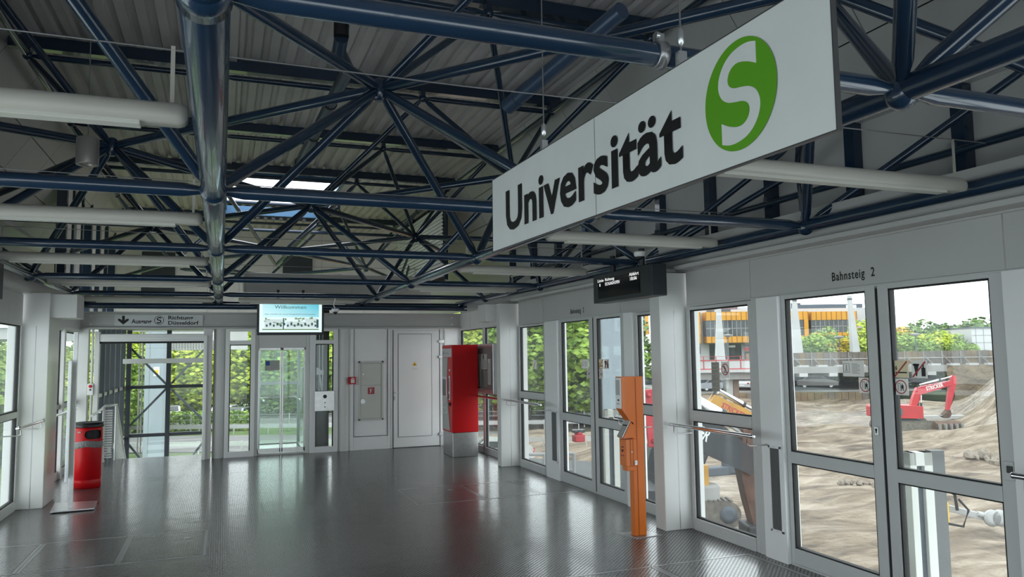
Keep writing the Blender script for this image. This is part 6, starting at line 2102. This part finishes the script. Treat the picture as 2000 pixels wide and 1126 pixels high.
# loose attachments and rubble on the pit floor
def rocks(px, v, D, n, r0, r1, spread, label, name='rubble_stone', grp=None):
    r = random.Random(n+px)
    for k in range(n):
        p = OUT(LL(px, D)+r.gauss(0, spread), D+r.gauss(0, spread*0.7), 0)
        rad = r.uniform(r0, r1)
        L_, D_ = p.dot(RD), p.dot(HD)
        m = MB()
        bm = bmesh.new()
        bmesh.ops.create_icosphere(bm, subdivisions=1, radius=rad)
        for vtx in bm.verts: vtx.co *= r.uniform(0.65, 1.25)
        off = Vector((p.x, p.y, hpit(L_, D_)+rad*0.35+(0.5*rad if k < n*0.4 else 0)))
        m.add([vtx.co+off for vtx in bm.verts], [[w.index for w in f.verts] for f in bm.faces])
        bm.free()
        o = m.build(name, M['rock'], None, off)
        tag(o, label, 'stone', grp)
rocks(1945, 905, 39, 60, 0.10, 0.34, 0.75, 'broken concrete lump in the heap at the right edge of the pit', grp='rubble heap at the right')
rocks(1655, 940, 34, 34, 0.04, 0.17, 0.42, 'loose stone in the small scatter behind the left door leaf', grp='stone scatter in the pit')
bk = thing('loose_bucket', (0, 0, 0), 'brown digging bucket lying in the pit before the lower hoarding', 'excavator bucket')
pr = [(-0.9, 0), (0.7, 0), (0.95, 0.5), (0.8, 1.25), (0.2, 1.45), (-0.7, 1.2)]
MB().prism(pr, lambda u, v, w: (u, w, v), -0.8, 0.8).build('bucket_shell', M['wood2'], bk, bev=0.04)
m = MB()
for k in range(4): m.box(-1.0, -0.8, -0.7+0.4*k, -0.5+0.4*k, -0.02, 0.12)
m.build('bucket_tooth', M['rust'], bk)
p = at(1505, 843, 55)
bk.location = (p.x, p.y, GZ+0.05)
cb = thing('clearing_bucket', (0, 0, 0), 'wide muddy clearing bucket on the ground right of the red excavator', 'excavator bucket')
MB().prism([(-0.3, 0.0), (0.35, 0.05), (0.5, 0.45), (0.2, 0.75), (-0.2, 0.6)], lambda u, v, w: (w, u, v), -0.85, 0.85).build('bucket_shell', M['rust'], cb, bev=0.03)
m = MB()
for k in range(5): m.box(-0.8+0.38*k, -0.74+0.38*k, -0.5, -0.1, 0.05, 0.6)
m.build('rib', M['conc'], cb)
p = at(1853, 842, 52)
cb.location = (p.x, p.y, GZ+0.1)
cb.rotation_euler = (0, 0, -YAW)
sb = thing('steel_beam', (0, 0, 0), 'pale steel beam lying behind the red excavator', 'beam')
MB().box(-2.1, 2.1, -0.15, 0.15, 0, 0.28).build('beam', M['conw'], sb, bev=0.02)
p = at(1828, 818, 58)
sb.location = (p.x, p.y, p.z)
sb.rotation_euler = (0, 0, -YAW)
hb = thing('hydraulic_attachment', (0, 0, 0), 'yellow and silver hydraulic attachment lying in the near pit at the right', 'machine attachment')
m = MB()
m.box(-1.9, -1.2, -0.3, 0.3, 0.1, 0.75)
m.build('yellow_frame', M['yel'], hb, bev=0.04)
m = MB()
m.path([(-1.9, -0.3, 0.3), (-1.8, -0.3, 1.0), (-1.4, -0.3, 1.25), (-1.0, -0.3, 1.0), (-0.95, -0.3, 0.5)], 0.05, 8)
m.path([(-1.3, -0.32, 0.1), (-0.8, -0.32, 0.0), (-0.6, -0.32, 0.5), (-0.9, -0.32, 0.85)], 0.04, 8)
m.build('hose', M['tyre'], hb)
m = MB().bar((-1.2, 0, 0.55), (0.5, 0, 0.10), 0.22, 0.2).tube((-0.2, -0.1, 0.35), (1.0, -0.1, -0.02), 0.09, n=12)
m.build('arm', M['conw'], hb, bev=0.02)
m = MB()
for x in (0.2, 0.45): m.lathe((x, -0.25, 0.22), [(0.1, 0), (0.26, 0), (0.26, 0.1), (0.1, 0.1)], 16, axis='y')
m.build('roller', M['conw'], hb)
p = at(1920, 1040, 25)
hb.location = (p.x, p.y, GZ+0.15)
hb.rotation_euler = (0, 0, -YAW)
tk = thing('oil_drum', (0, 0, 0), 'grey steel drum with a bracket outside below the handrail', 'drum')
MB().lathe((0, 0, 0), [(0.26, 0.0), (0.27, 0.05), (0.26, 0.3), (0.27, 0.33), (0.26, 0.36), (0.26, 0.75), (0.22, 0.8), (0, 0.8)], 24).build('drum', M['conc'], tk)
MB().box(-0.5, 0.75, -0.12, 0.12, 0.95, 1.12).lathe((0.62, 0, 1.1), [(0.2, -0.1), (0.2, 0.1)], 16).build('bracket', M['slate'], tk, bev=0.02)
MB().tube((0, 0, 0.8), (0, 0, 0.96), 0.06, n=10).build('neck', M['slate'], tk)
p = at(1381, 1000, 26)
tk.location = (p.x, p.y, GZ)
tk.scale = (1.7, 1.7, 1.7)
